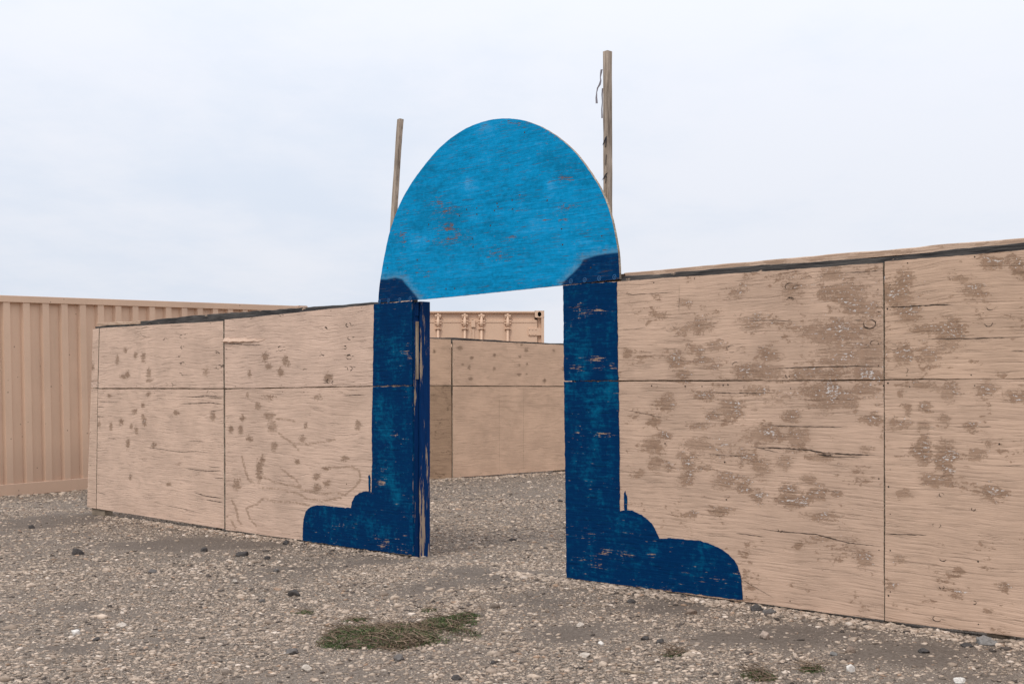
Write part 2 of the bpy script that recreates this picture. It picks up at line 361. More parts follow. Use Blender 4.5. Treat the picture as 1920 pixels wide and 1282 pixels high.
def sheet(parent, fr, corners, mats, step=0.013, thick=0.015, y0=0.0, wear=(), chip=(), stain=(), cracks=(), knots=(), nails=True, nail_pts=(), seed=0, name='plywood_sheet', jit=0.0014, in_sz=False):
    """a plywood sheet: fine front grid carrying wear masks, real thickness, plus its open splits, knots and nail heads"""
    tl, tr, br, bl = [np.array(c if in_sz else fr.sz(*c)) for c in corners]
    w = max(np.hypot(*(tr - tl)), np.hypot(*(br - bl))); h = max(np.hypot(*(tl - bl)), np.hypot(*(tr - br)))
    nx = max(2, int(w / step)); ny = max(2, int(h / step))
    u, v = np.meshgrid(np.linspace(0, 1, nx + 1), np.linspace(0, 1, ny + 1))
    u1, v1 = u[..., None], v[..., None]
    P = (bl * (1 - u1) + br * u1) * (1 - v1) + (tl * (1 - u1) + tr * u1) * v1
    S, Z = P[..., 0], P[..., 1]
    def warp(S, Z, u, v):
        e = np.abs(2 * u - 1) ** 6; q = np.abs(2 * v - 1) ** 6
        return (S + e * (fbm(Z * 4, Z * 0 + seed, 11, 3) - 0.5) * 4 * jit + e * (fbm(Z * 40, Z * 0 + seed, 13, 2) - 0.5) * 1.6 * jit,
                Z + q * (fbm(S * 4, S * 0 + seed, 17, 3) - 0.5) * 4 * jit + q * (fbm(S * 40, S * 0 + seed, 19, 2) - 0.5) * 1.6 * jit)
    S, Z = warp(S, Z, u, v)
    n = (nx + 1) * (ny + 1); idx = np.arange(n).reshape(ny + 1, nx + 1)
    front = np.stack([idx[:-1, :-1], idx[:-1, 1:], idx[1:, 1:], idx[1:, :-1]], -1).reshape(-1, 4)
    loop = np.concatenate([idx[0, :-1], idx[:-1, -1], idx[-1, :0:-1], idx[:0:-1, 0]])
    verts = np.stack([S.ravel(), np.full(n, y0), Z.ravel()], -1)
    back = verts[loop].copy(); back[:, 1] += thick
    verts = np.vstack([verts, back]); nb = len(loop); bi = n + np.arange(nb)
    faces = [tuple(f) for f in front]; mi = [0] * len(faces)
    for i in range(nb):
        j = (i + 1) % nb; faces.append((loop[i], bi[i], bi[j], loop[j])); mi.append(1)
    faces.append(tuple(bi[::-1])); mi.append(0)
    V = [tuple(p) for p in verts]; nfront = len(V)
    rr = random.Random(seed * 17 + 3)
    def ribbon(pl, wid, y=-0.0012, closed=False, taper=True, jitter=0.0012):
        pts = []
        p = [np.array(q, float) for q in pl]
        for a, b in zip(p[:-1], p[1:]):
            m = max(1, int(np.hypot(*(b - a)) / 0.015))
            for k in range(m): pts.append(a + (b - a) * k / m)
        pts.append(p[-1]); N = len(pts)
        base = len(V)
        for i, q in enumerate(pts):
            t = i / max(1, N - 1); t0 = pts[max(0, i - 1)]; t1 = pts[min(N - 1, i + 1)]; d = t1 - t0; L = np.hypot(*d) or 1; nn = np.array((-d[1], d[0])) / L
            wq = wid * (min(1, 5 * t, 5 * (1 - t)) if taper else 1) * rr.uniform(0.35, 1.2); wq = max(wq, 0.0004)
            q = q + nn * rr.uniform(-1, 1) * jitter
            for sg in (-1, 1):
                V.append((q[0] + nn[0] * sg * wq / 2, y0 + y, q[1] + nn[1] * sg * wq / 2))
        for i in range(N - 1):
            a = base + 2 * i; faces.append((a, a + 2, a + 3, a + 1)); mi.append(2)
    for c in cracks:
        wid = c[0]; pl = [fr.sz(*q) for q in c[1]] if not in_sz else c[1]
        ribbon(pl, wid)
    for k in knots:
        cx, cy, r = k[:3]; ar = k[3] if len(k) > 3 else 0.8; dark = (k[4] if len(k) > 4 else 1.0) * (0.62 if cx > 1160 else 1.0)
        s0, z0 = fr.sz(cx, cy); rs = abs(fr.sz(cx + r, cy)[0] - s0); rz_ = abs(fr.sz(cx, cy + r)[1] - z0) * ar
        for q in range(rr.randint(2, 3)):
            t0 = rr.uniform(0, 6.28); ln = rr.uniform(1.0, 2.6); sc = rr.uniform(0.75, 1.1)
            ribbon([(s0 + rs * sc * math.cos(t0 + ln * i / 8), z0 + rz_ * sc * math.sin(t0 + ln * i / 8)) for i in range(9)], 0.0065 * dark * rr.uniform(0.5, 1.15), jitter=0.0008)
        for q in range(rr.randint(2, 5)):
            sg = rr.choice((-1, 1)); zz = z0 + rr.uniform(-1, 1) * rz_
            ribbon([(s0 + sg * rs * 0.9, zz), (s0 + sg * rs * rr.uniform(1.4, 2.3), zz + rr.uniform(-.5, .8) * rz_)], 0.003 * dark, jitter=0.0008)
    def dot(s, z, r):
        base = len(V); m = 7
        for i in range(m): V.append((s + r * math.cos(6.283 * i / m), y0 - 0.0011, z + r * math.sin(6.283 * i / m)))
        faces.append(tuple(base + i for i in range(m))); mi.append(2)
    if nails:
        for uu in np.arange(0.06, 0.97, 0.14):
            for vv in (0.028, 0.972):
                if rr.random() < 0.75:
                    q = (bl * (1 - uu) + br * uu) * (1 - vv) + (tl * (1 - uu) + tr * uu) * vv; dot(q[0] + rr.uniform(-.03, .03), q[1] + rr.uniform(-.006, .006), rr.uniform(0.0025, 0.0042))
        for vv in np.arange(0.1, 0.95, 0.17):
            for uu in (0.012, 0.988):
                if rr.random() < 0.75:
                    q = (bl * (1 - uu) + br * uu) * (1 - vv) + (tl * (1 - uu) + tr * uu) * vv; dot(q[0], q[1] + rr.uniform(-.03, .03), rr.uniform(0.0025, 0.0042))
    for q in nail_pts:
        s, z = fr.sz(*q); dot(s, z, 0.005)
    me = bpy.data.meshes.new(name); me.from_pydata(V, [], faces); me.update()
    me.polygons.foreach_set('material_index', np.array(mi, np.int32))
    full = np.zeros(len(V)); px, py = fr.px(S.ravel(), Z.ravel())
    for an, val in (('wear', blobs_at(px, py, wear)), ('chip', blobs_at(px, py, chip)), ('stain', lines_at(px, py, stain, 3.2) if len(stain) else np.zeros(n))):
        full = np.zeros(len(V)); full[:n] = val; setattr_f(me, an, full)
    return link(name, me, mats, parent)

def outline_plate(name, parent, fr, outline, mats, y0, thick, step, attrs, jit=0.0028, seed=0, resample=0.008):
    """a flat board cut to an outline (along, height), gridded so it can carry masks, with real thickness"""
    pts = []
    for a, b in zip(outline, outline[1:] + outline[:1]):
        a = np.array(a); b = np.array(b); m = max(1, int(np.hypot(*(b - a)) / resample))
        for k in range(m): pts.append(a + (b - a) * k / m)
    pts = np.array(pts); i = np.arange(len(pts))
    pts[:, 0] += (fbm(pts[:, 1] * 30, pts[:, 0] * 30, seed + 3, 3) - 0.5) * 4 * jit
    pts[:, 1] += (fbm(pts[:, 0] * 30, pts[:, 1] * 30, seed + 9, 3) - 0.5) * 4 * jit
    bm = bmesh.new(); vs_ = [bm.verts.new((p[0], y0, p[1])) for p in pts]; bm.faces.new(vs_)
    lo = pts.min(0); hi = pts.max(0)
    for ax, no in ((0, (1, 0, 0)), (1, (0, 0, 1))):
        for c in np.arange(lo[ax] + step * 0.51, hi[ax], step):
            co = (c, 0, 0) if ax == 0 else (0, 0, c)
            bmesh.ops.bisect_plane(bm, geom=bm.verts[:] + bm.edges[:] + bm.faces[:], plane_co=co, plane_no=no)
    be = [e for e in bm.edges if e.is_boundary]
    r = bmesh.ops.extrude_edge_only(bm, edges=be)
    nv = [g for g in r['geom'] if isinstance(g, bmesh.types.BMVert)]
    for vtx in nv: vtx.co.y += thick
    nfaces = [g for g in r['geom'] if isinstance(g, bmesh.types.BMFace)]
    for f in nfaces: f.material_index = 1
    nve = [g for g in r['geom'] if isinstance(g, bmesh.types.BMEdge) and g.is_boundary]
    bmesh.ops.edgeloop_fill(bm, edges=nve, mat_nr=1)
    bmesh.ops.recalc_face_normals(bm, faces=bm.faces)
    me = bpy.data.meshes.new(name); bm.to_mesh(me); bm.free()
    co = np.zeros(len(me.vertices) * 3); me.vertices.foreach_get('co', co); co = co.reshape(-1, 3)
    px, py = fr.px(co[:, 0], co[:, 2])
    for an, fn in attrs.items(): setattr_f(me, an, fn(px, py))
    return link(name, me, mats, parent)

def board(name, parent, top, height, y0, y1, mat, jit=0.006, seed=0, thin_end=False):
    """a long rough-edged board following a top line of (along, height) points"""
    t = np.array(top); ss = np.arange(t[0, 0], t[-1, 0], 0.03); zz = np.interp(ss, t[:, 0], t[:, 1])
    bm = bmesh.new(); prev = None
    j1 = (fbm(ss * 6, ss * 0, seed, 4) - 0.5) * 2 * jit; j2 = (fbm(ss * 14, ss * 0 + 5, seed + 4, 3) - 0.5) * 2 * jit; j3 = (fbm(ss * 9, ss * 0 + 9, seed + 8, 3) - 0.5) * 2 * jit
    for i, (s, z) in enumerate(zip(ss, zz)):
        c = 0.004
        q = [bm.verts.new(p) for p in ((s, y0 + j3[i] * .5, z - height), (s, y0 + j3[i] * .5, z - c + j1[i]), (s, y0 + c, z + j1[i]), (s, y1 - c, z + j2[i]), (s, y1, z - c + j2[i]), (s, y1, z - height))]
        if prev:
            for k in range(6): bm.faces.new((prev[k], q[k], q[(k + 1) % 6], prev[(k + 1) % 6]))
        else: bm.faces.new(q[::-1])
        prev = q
    bm.faces.new(prev)
    return bobj(name, bm, mat, parent)

# ------------------------------------------------------------------ marks measured from the photo (pixels)
def Z(ox, oy, k, lst): return [tuple([ox + p[0] / k, oy + p[1] / k] + list(p[2:])) for p in lst]
wear_r = [(1562,514,18,12),(1590,546,28,16),(1606,571,28,20),(1584,620,64,22,.85),(1552,625,44,20),(1630,582,24,22,.8),(1576,668,46,24,.85),(1630,663,28,26,.9),(1489,546,20,22,.8),(1443,668,18,12),(1427,698,36,12),(1522,701,36,10),(1630,704,26,10),(1413,606,26,14,.7),
 (1698,525,14,14),(1687,557,22,18),(1703,590,20,16),(1733,617,18,9),(1779,628,24,24),(1806,523,16,7),(1825,546,20,16,.8),(1858,492,22,12,.8),(1915,506,14,12),(1693,668,16,18,.9),(1739,668,22,18,.8),
 (1284,567,12,8,.8),(1240,592,14,6,.8),(1312,612,18,12),(1288,616,20,8,.8),(1177,660,10,6),(1306,656,14,9),(1270,679,14,10),(1280,703,12,12),(1325,679,24,10,.75),(1381,549,14,9,.7),(1400,695,20,10),(1343,650,18,9,.8),
 (1253,755,11,16),(1321,743,14,7),(1363,765,13,20),(1339,779,10,7),(1376,775,12,8),(1227,790,10,5,.8),(1311,798,18,6,.8),(1246,817,12,6),(1222,834,18,13),(1229,868,11,13),(1253,877,9,7),(1311,834,24,11),(1277,853,8,6),(1287,871,8,6),(1289,894,9,11),(1201,887,8,6),(1325,877,10,5),(1359,902,18,14),(1397,913,11,11,.9),(1356,957,18,7),(1297,964,10,5),
 (1417,734,18,10),(1548,741,24,26),(1590,749,20,16),(1620,730,22,12),(1635,786,18,9),(1485,779,15,10),(1429,816,30,14),(1500,820,18,15),(1429,876,15,16),(1470,868,13,12),(1541,857,18,8),(1515,898,13,8),(1481,928,17,16),(1492,943,13,9),(1533,925,16,13),(1569,925,10,5),(1421,932,11,12,.8),(1391,913,9,9),(1537,966,32,7,.8),(1541,1011,24,7,.7),(1496,1024,6,6),(1621,1050,13,12),(1623,844,10,5),(1408,1103,5,3),
 (1737,724,24,7),(1778,736,16,14),(1851,728,18,11),(1904,740,24,13,.8),(1703,767,6,8),(1735,761,10,8),(1685,797,24,8,.85),(1731,797,10,8),(1772,787,9,9),(1731,842,10,24,1.1),(1774,850,14,22),(1754,899,24,10,1.15),(1780,883,8,14),(1697,925,14,9),(1831,852,15,10),(1861,923,18,12),(1818,799,12,7,.9),(1800,1069,7,7),(1672,1098,10,6,.8),(1685,1049,12,7,.8),(1881,1100,15,7,.7),(1794,1116,10,5,.7),(1460,745,30,12,.55),(1340,845,60,20,.5)]
chip_r = [(x + 4, y - 4, rx * 1.05 + 3, ry * 1.0 + 3, .9) for (x, y, rx, ry, *k) in wear_r if rx > 7 and x > 1240]
wear_l = [(220,675,3,7),(235,658,3,4),(254,666,3,5),(269,671,4,8),(239,702,4,6),(279,700,4,8),(280,713,6,3),(386,697,6,8,.7),(231,706,6,4,.7),(278,739,4,4),(205,742,3,3),(268,760,3,4),(252,771,4,4),(227,790,4,5),(208,799,3,6),(268,781,3,4),(270,791,4,6),(246,798,2.5,4),(256,807,3,6),(240,831,3,9),(186,795,3,5,.8),(331,774,4,4),(399,781,4,7),(289,834,4,5),(317,907,4,3),(244,894,2.5,4),(335,870,5,3,.6),
 (497,670,5,7),(503,687,5,5),(535,676,5,8),(541,684,3,4),(526,698,5,7),(468,701,3,6),(615,708,7,7),(464,740,2.5,4),(484,762,5,6),(455,784,4,5),(451,805,4,7),(433,805,4,6),(467,823,5,5),(514,836,5,8),(504,780,9,6),(511,800,7,10),(567,824,5,6),(573,797,3,5),(672,797,5,7),(646,859,6,6,.8),(557,865,5,4),(492,861,4,7),(486,882,5,18),(444,908,7,10,.9),(594,893,6,5),(614,906,6,6),(594,916,6,6),(611,878,7,3),(505,745,14,6,.5),(595,745,8,5,.6)]
chip_l = [(270,791,3,5,1),(279,700,3,8,1),(289,833,3,5,1),(252,771,3,3,.9),(399,781,3,5,.9),(244,893,3,3,.9)]
stain_l = [Z(410,720,4.137,p) for p in ([(340,710),(420,755),(520,780),(600,790),(650,820),(760,840),(830,850),(900,840),(980,860),(1050,800),(1100,740),(1090,670),(1030,640),(930,645),(830,655)],
 [(100,900),(135,960),(150,1050),(180,1090)],[(215,960),(300,930),(350,880),(430,910),(530,915),(620,920),(700,940)],[(340,800),(480,820),(620,850),(690,890),(800,905),(890,890),(950,880)],[(180,560),(200,640),(230,740),(280,770)],
 [(480,650),(540,700),(600,745),(640,800)],[(470,385),(560,450),(620,510)],[(450,270),(530,270),(590,290)],[(590,460),(700,465),(800,450),(900,430)],[(65,1030),(100,1060),(130,1120)],[(215,970),(240,1040),(290,1100)])]
k_l = [(610,617.5,4.5,.9,1.5),(653,609,5),(656,634,4.5),(647,651,3,.9,1.2),(655,669,5,.8,1.2),(656,691,5,.8,1.2),(572,693,2.5),(526,653,5),(607,663,4),(619,714,6,.8,1.4),(526,590,3),(311,636,2.6),(341,631,4.5),(342,651,3.6,.9,1.4),(336,666,2.6,.9,1.2),(343,682,4),(344,701,3.5),(412,659,4,.9,1.5),(410,688,5),(320,721,5),(278,622,15,.6,.5),(470,595,3)]
k_r = [(1630,607,14,.65,1.5),(1481,563,7),(1481,537,9,.7),(1640,643,10,.7,.6),(1857,575.5,8),(1854,606,8),(1676,651,9,.7,.6),(1649,579,6,.8,.6),(1481,705,8,.7),(1384,588,6,.9,.6),(1371,654,10,.7),(1380,684,7,.8,.6),(1256,616,8,.7,.7),(1825,954,4,.8,1.3),(1756,984,8,.6),(1768,1047,6,.7),(1766,1100,6,.7,1.2),(1827,1129,4),(1756,1159,8,.6,1.3),(1766,927,5),(1463,994,4,.9,1.3)]

# ------------------------------------------------------------------ gateway: left-hand plywood wall
LW = MW.root('plywood_wall')
tag(LW, 'pinkish tan plywood wall with small scuffs, standing in front of the corrugated container side', 'wall', kind='thing')
ML = [m_ply_left, m_edge, m_crack]
crk1 = [(.004, Z(150,720,4.42,p)) for p in ([(530,520),(620,530),(720,545),(850,562),(960,555),(1080,565)],[(150,145),(230,150),(320,150)],[(145,187),(215,193)],[(140,268),(205,270)],[(1070,228),(1190,210)],[(1065,115),(1190,112)],[(700,1000),(850,1030),(980,1062)],[(140,893),(220,915)],[(1120,780),(1190,780)],[(1065,45),(1050,80)],[(1115,70),(1125,110)],[(1018,540),(1020,580)],[(1080,685),(1170,690)],[(820,540),(825,570)],[(230,448),(300,450)],[(900,470),(1020,470)])]
crk1 += [(.007, Z(150,720,4.42,p)) for p in ([(860,690),(980,712),(1080,720),(1180,715)],[(870,103),(960,105),(1060,100),(1190,105)],[(830,160),(950,160),(1080,152),(1190,170)],[(940,895),(1040,925),(1190,945)],[(1040,955),(1190,982)])]
sheet(LW, MW, [(187,615),(418.2,601.6),(419,727.3),(184.5,727)], ML, wear=wear_l, chip=chip_l, knots=[k for k in k_l if k[0] < 418], seed=1)
sheet(LW, MW, [(184,729.2),(419,729.6),(420.3,991),(181,953)], ML, wear=wear_l, chip=chip_l, cracks=crk1, seed=2)
sheet(LW, MW, [(174,616),(185.6,615.4),(183,712.6),(171.3,712.8)], ML, wear=[(174,690,3,8,.7)], seed=3, nails=False, nail_pts=[(175,660)])
sheet(LW, MW, [(171.3,714.2),(183,714),(183,727),(170.8,727)], ML, seed=4, nails=False, nail_pts=[(173,723),(181,722)])
sheet(LW, MW, [(170.5,728.6),(183,728.8),(179.8,953),(163,950)], ML, seed=5, nails=False, nail_pts=[(173,733),(170,810),(170,872)])
crk2 = [(.004, Z(410,560,6.4,[(1490,1163),(1600,1155),(1740,1150)])), (.006, Z(410,560,6.4,[(72,537),(240,545),(420,555),(560,558)]))]
ML = [m_ply_left, m_blue, m_crack]
sheet(LW, MW, [(421.2,599.6),(773,563),(773,721.6),(422,727.6)], ML, wear=wear_l, knots=[k for k in k_l if k[0] > 418], cracks=crk2, seed=6)
sheet(LW, MW, [(422.4,729.8),(773.5,723.6),(775,1040.5),(423,992.6)], ML, wear=wear_l, stain=stain_l, cracks=crk2[:1], nail_pts=[(650,907),(570,735)], seed=7)
# lifted veneer strip near the joint
bm = bmesh.new(); (s0, z0), (s1, z1) = MW.sz(421, 633.5), MW.sz(496, 636.5)
for i in range(13):
    t = i / 12; w = 0.040 * (1 - t) ** 0.5 + 0.004; s = s0 + (s1 - s0) * t; z = z0 + (z1 - z0) * t + 0.004 * math.sin(i * 2.3)
    q = [bm.verts.new(p) for p in ((s, -0.002, z - w), (s, -0.020 * (1 - t) - 0.002, z - w * .75), (s, -0.003, z), (s, 0.004, z), (s, 0.004, z - w))]
    if i:
        for k in range(5): bm.faces.new((pq[k], q[k], q[(k + 1) % 5], pq[(k + 1) % 5]))
    else: bm.faces.new(q)
    pq = q
bm.faces.new(pq)
bobj('veneer_strip', bm, m_ply_left, LW)
# painted pilaster (thick layered paint, laid on the sheets) with its stepped scroll foot and a stray brush mark
wash_l = [(737,640,22,14,.5),(712,770,9,22,.8),(720,810,12,30,.75),(745,930,10,14,.9),(735,900,14,20,.5),(600,960,10,8,.5),(690,980,22,10,.35),(640,985,20,8,.35),(715,870,8,30,.5),(755,640,6,30,.4),(720,1000,20,10,.3)]
peel_l = [(720,878,8,3,1),(717,903,8,6,1.1),(650,985,30,6,.45),(730,1010,30,12,.5),(760,1030,14,6,.8),(718,1024,8,5,.7),(765,660,5,8,.5)]
lp_attr = {'wash': lambda x, y: blobs_at(x, y, wash_l), 'peel': lambda x, y: blobs_at(x, y, peel_l)}
up = MW.pts([(701.5,570.2),(773.2,564.2),(773.2,721.7),(699.5,723.0)])
lo = MW.pts([(699.5,724.8),(773.6,723.5),(775.1,1040.3),(690,1030),(568,1012.8),(568.3,990),(569.5,972),(574,958),(583,949),(594,946.6),(618,948.5),(645,951),(658.5,951.2),(660,941),(666,930),(675,923),(686,920.5),(697.2,922),(698.2,860),(697.6,790)])
P1 = outline_plate('painted_pilaster', LW, MW, up, [m_blue, m_blue], -0.0035, 0.003, 0.03, lp_attr, seed=3)
P2 = outline_plate('painted_pilaster', LW, MW, lo, [m_blue, m_blue], -0.0035, 0.003, 0.03, lp_attr, seed=5)
st = MW.pts([(691,893),(693.4,890),(694.8,895),(695,922),(691.6,921.5)])
outline_plate('brush_mark', LW, MW, st, [m_blue, m_blue], -0.003, 0.0025, 0.05, lp_attr, seed=6, resample=0.01)
# top plates
board('top_plate', LW, MW.pts([(176,612),(230,607),(264,602),(300,598),(357,592),(400,588.5),(440,585.5),(465,584),(543,578),(613,573),(707,566.3),(773,560)]), 0.10, 0.017, 0.055, m_grey, 0.007, 1)
#board('top_plate', LW, MW.pts([(176,616),(230,611),(290,606),(357,600),(418,596),(440,595)]), 0.05, 0.0, 0.0165, m_grey, 0.006, 2)
board('painted_top_board', LW, MW.pts([(180,604.5),(220,603.5),(262,601.5)]), 0.028, 0.012, 0.10, m_tanboard, 0.006, 3)
bm = bmesh.new(); s0 = MW.sz(775, 800)[0]
def stud(parent, s, z0, z1, w=0.038, y0=0.04, y1=0.105, m=m_lumber, name='stud'):
    b = bmesh.new(); box(b, s - w / 2, s + w / 2, y0, y1, z0, z1, 0, 0.003); return bobj(name, b, m, parent)
bm.free()
for p in ((420.5, 800), (600, 800), (700, 800)): stud(LW, MW.sz(*p)[0], 0.04, 1.76, w=0.05)
stud(LW, MW.sz(182, 800)[0], 0.03, 1.70, w=0.04)
b = bmesh.new(); box(b, 0.05, s0 - 0.05, 0.045, 0.085, 1.22, 1.31, 0, .003); bobj('cross_rail', b, m_lumber, LW)
b = bmesh.new(); box(b, 0.30, s0 - 0.06, 0.017, 0.09, 0.085, 0.13, 0, .003); bobj('bottom_plate', b, m_lumber, LW)
b = bmesh.new(); sf, zf = MW.sz(174, 966, .03); sg = MW.sz(198, 960, .03)[0]; box(b, sf, sg, 0.02, 0.11, -0.05, 0.085, 0, .004); bobj('foot_block', b, m_footwood, LW)
# doorway jamb of the left wall: recessed stud, raw spacer strip, flaking post
ztop = MW.sz(790, 562)[1]
stud(LW, s0 - 0.027, 0.06, ztop - 0.01, w=0.030, y0=0.0155, y1=0.060, m=m_jamb, name='jamb_stud')
za = MW.sz(778, 711)[1]; zb = MW.sz(778, 602)[1]
stud(LW, s0 - 0.012, za, zb, w=0.016, y0=0.030, y1=0.054, m=m_lumber, name='spacer_strip')
za = MW.sz(778, 592)[1]
stud(LW, s0 - 0.010, za, ztop - 0.012, w=0.014, y0=0.026, y1=0.054, m=m_jamb, name='spacer_strip')
b = bmesh.new(); box(b, s0 - 0.09, s0 + 0.006, 0.062, 0.152, 0.02, ztop - 0.004, 0, .003)
bmesh.ops.subdivide_edges(b, edges=[e for e in b.edges if abs(e.verts[0].co.z - e.verts[1].co.z) > 0.5], cuts=60)
J = bobj('door_jamb', b, m_jamb, LW)
co = np.zeros(len(J.data.vertices) * 3); J.data.vertices.foreach_get('co', co); co = co.reshape(-1, 3)
setattr_f(J.data, 'bare', np.clip(1 - (co[:, 1] - 0.062) / 0.02, 0, 1))

# ------------------------------------------------------------------ gateway: right-hand plywood wall
RW = MW.root('plywood_wall')
# put the base of the right wall at its doorway end
sR = MW.sz(1058, 800)[0]
tag(RW, 'large tan plywood wall with big brown worn patches and pale flecks, right of the doorway', 'wall', kind='thing')
MR = [m_ply_right, m_edge, m_crack]
crk_ru = [(.005, Z(1400,430,3.69,[(160,965),(350,955),(560,950),(760,945),(930,948)])), (.0025, Z(1130,480,4.93,[(140,335),(280,358),(480,345),(680,335)])), (.0025, Z(1130,480,4.93,[(150,680),(300,675),(400,660)])), (.002, Z(1130,480,4.93,[(708,260),(708,420),(706,520)])), (.003, Z(1400,430,3.69,[(680,300),(800,296),(935,282)])), (.0025, Z(1400,430,3.69,[(0,632),(200,630),(360,640)]))]
crk_rl = [(.0035, [(1328,851),(1400,855.5)]), (.007, [(1406,838),(1470,840),(1522,844),(1545,849),(1590,851.5),(1657,853)]), (.013, [(1532,851),(1545,853),(1562,854)]), (.004, [(1430,797),(1500,799),(1590,801)]), (.004, [(1330,735),(1380,737),(1440,737)]), (.005, [(1420,990),(1465,996),(1530,1001),(1590,1017),(1656,1024)]), (.004, [(1380,999),(1435,1006)]), (.003, [(1540,856),(1615,857)]), (.003, [(1415,838),(1460,848)]), (.0025, [(1170,768),(1200,773),(1250,785)]), (.0025, [(1390,1085),(1450,1120)])]
sheet(RW, MW, [(1056,535),(1655,493),(1656.4,711.4),(1058,713.2)], MR, wear=wear_r, chip=chip_r, knots=[k for k in k_r if k[1] < 712 and k[0] < 1655], cracks=crk_ru, nail_pts=[(1222,723)], seed=11)
sheet(RW, MW, [(1058,715.2),(1656.6,713.8),(1657.4,1162),(1062.5,1083)], MR, wear=wear_r, chip=chip_r, knots=[k for k in k_r if k[1] > 712 and k[0] < 1655], cracks=crk_rl, nail_pts=[(1222,723),(1285,724),(1356,722),(1365,721),(1247,831),(1359,866),(1362,936)], seed=12)
sa, za1 = MW.sz(1659.2, 491); sb = sa + 2.44
zu = MW.sz(1659.2, 711)[1]; zl = MW.sz(1659.6, 713)[1]; zb1 = MW.sz(1660, 1163)[1]
def zat(y0p, y1p): # height of the same line at the sheet's far end, from its slope in the photo
    (sA, zA), (sB, zB) = MW.sz(1660, y0p), MW.sz(1918, y1p); return zA + (zB - zA) * (sb - sA) / (sB - sA)
crk_r2u = [(.006, Z(1400,430,3.69,[(955,538),(1100,535),(1300,522),(1450,525)])), (.004, Z(1400,430,3.69,[(1250,762),(1450,755),(1700,750),(1920,745)])), (.0025, Z(1400,430,3.69,[(1830,840),(1920,838)])), (.006, Z(1400,430,3.69,[(1105,955),(1118,970),(1105,995)]))]
crk_r2l = [(.005, Z(1640,700,2.464,[(50,740),(120,742),(240,746)])), (.003, Z(1640,700,2.464,[(480,246),(540,246)])), (.002, Z(1640,700,2.464,[(560,425),(690,425)])), (.002, Z(1640,700,2.464,[(300,480),(330,470)]))]
for c in (crk_r2u, crk_r2l):
    for i, (w_, p_) in enumerate(c): c[i] = (w_, [MW.sz(*q) for q in p_])
sheet(RW, MW, [(sa, za1), (sb, zat(491, 468.5)), (sb, zat(711, 708.4)), (sa, zu)], MR, wear=wear_r, chip=chip_r, knots=[k for k in k_r if k[1] < 712 and k[0] > 1660], cracks=crk_r2u, nail_pts=[(1664,579),(1665,718)], seed=13, in_sz=True)
sheet(RW, MW, [(sa, zl), (sb, zat(713, 710.4)), (sb, zat(1163, 1194.5)), (sa + 0.002, zb1)], MR, wear=wear_r, chip=chip_r, knots=[k for k in k_r if k[1] > 712 and k[0] > 1660], cracks=crk_r2l, nail_pts=[(1657,723),(1666,912),(1666,1116),(1834,1052),(1874,832)], seed=14, in_sz=True)
wash_r = [(1075,735,12,30,.5),(1105,760,30,30,.45),(1145,730,12,25,.8),(1100,890,14,25,.55),(1180,985,14,10,.55),(1220,1030,10,14,.9),(1325,1022,16,8,.7),(1145,850,6,60,.4),(1080,870,10,20,.4),(1090,700,14,10,.5),(1125,930,25,10,.3),(1300,1080,20,10,.2)]
peel_r = [(1120,582,24,4,1.0),(1095,595,16,4,1.0),(1085,575,14,3,.8),(1110,672,26,6,1.0),(1080,690,12,5,.9),(1130,690,20,5,.6),(1150,690,8,5,.8),(1140,815,24,4,.9),(1165,1040,20,4,1),(1140,1032,14,4,.9),(1105,1045,18,4,.8),(1125,1060,20,4,.7),(1225,1040,8,8,.8),(1330,1080,50,20,.30),(1200,1105,80,14,.25),(1370,1090,16,14,.5),(1120,1000,60,14,.2)]
rp_attr = {'wash': lambda x, y: blobs_at(x, y, wash_r), 'peel': lambda x, y: blobs_at(x, y, peel_r)}
up = MW.pts([(1056.2,535.2),(1157,528.0),(1159.6,712.8),(1058.2,713.2)])
lo = MW.pts([(1058.2,715.2),(1159.8,714.8),(1161.4,800),(1162.8,957.5),(1174,955.2),(1186,956.5),(1203,964),(1222,981),(1231,996),(1236,1008.4),(1257,1008.6),(1277,1010),(1296,1011.4),(1314,1014),(1338,1021),(1353,1029),(1366,1038),(1376,1049),(1383,1060),(1388,1075),(1390.4,1088),(1393,1124),(1230,1104),(1062.8,1082.4)])
outline_plate('painted_pilaster', RW, MW, up, [m_blue, m_blue], -0.0035, 0.003, 0.03, rp_attr, seed=8)
outline_plate('painted_pilaster', RW, MW, lo, [m_blue, m_blue], -0.0035, 0.003, 0.03, rp_attr, seed=9)
st = MW.pts([(1170.4,924),(1172.4,920),(1174,926),(1176.4,930),(1176.6,956),(1171,956.5)])
outline_plate('brush_mark', RW, MW, st, [m_blue, m_blue], -0.003, 0.0025, 0.05, rp_attr, seed=7, resample=0.01)
b = bmesh.new(); g0, g1 = MW.sz(1060, 540)[0], MW.sz(1166, 530)[0]; box(b, g0, g1, 0.0185, 0.06, 1.80, MW.sz(1110, 527)[1] + .03, 0, .002); bobj('gap_shade_strip', b, m_crack, RW)  # dark strip added behind the joint; its colour stands for the gap's shade
board('top_plate', RW, MW.pts([(1161,518.0),(1272,509.5),(1420,498),(1535.5,490.5),(1652,481.5),(1766,469.5),(1855,459.5),(1925,452.5),(2100,434)]) + [(sb, MW.sz(1925, 452.5)[1] - 0.01)], 0.09, 0.017, 0.105, m_grey, 0.007, 5)
tp = MW.pts([(1163.5,511.5),(1272,501),(1420,488.5),(1535.5,477.5),(1652,467.5),(1766,457),(1855,450),(1925,444)]); tp.append((sb, tp[-1][1] - 0.005))
board('painted_top_board', RW, tp, 0.034, 0.030, 0.12, m_tanboard, 0.0035, 6)
for p in ((1657.5, 800), (1350, 800), (1500, 800)): stud(RW, MW.sz(*p)[0], 0.09, 1.83, w=0.05)
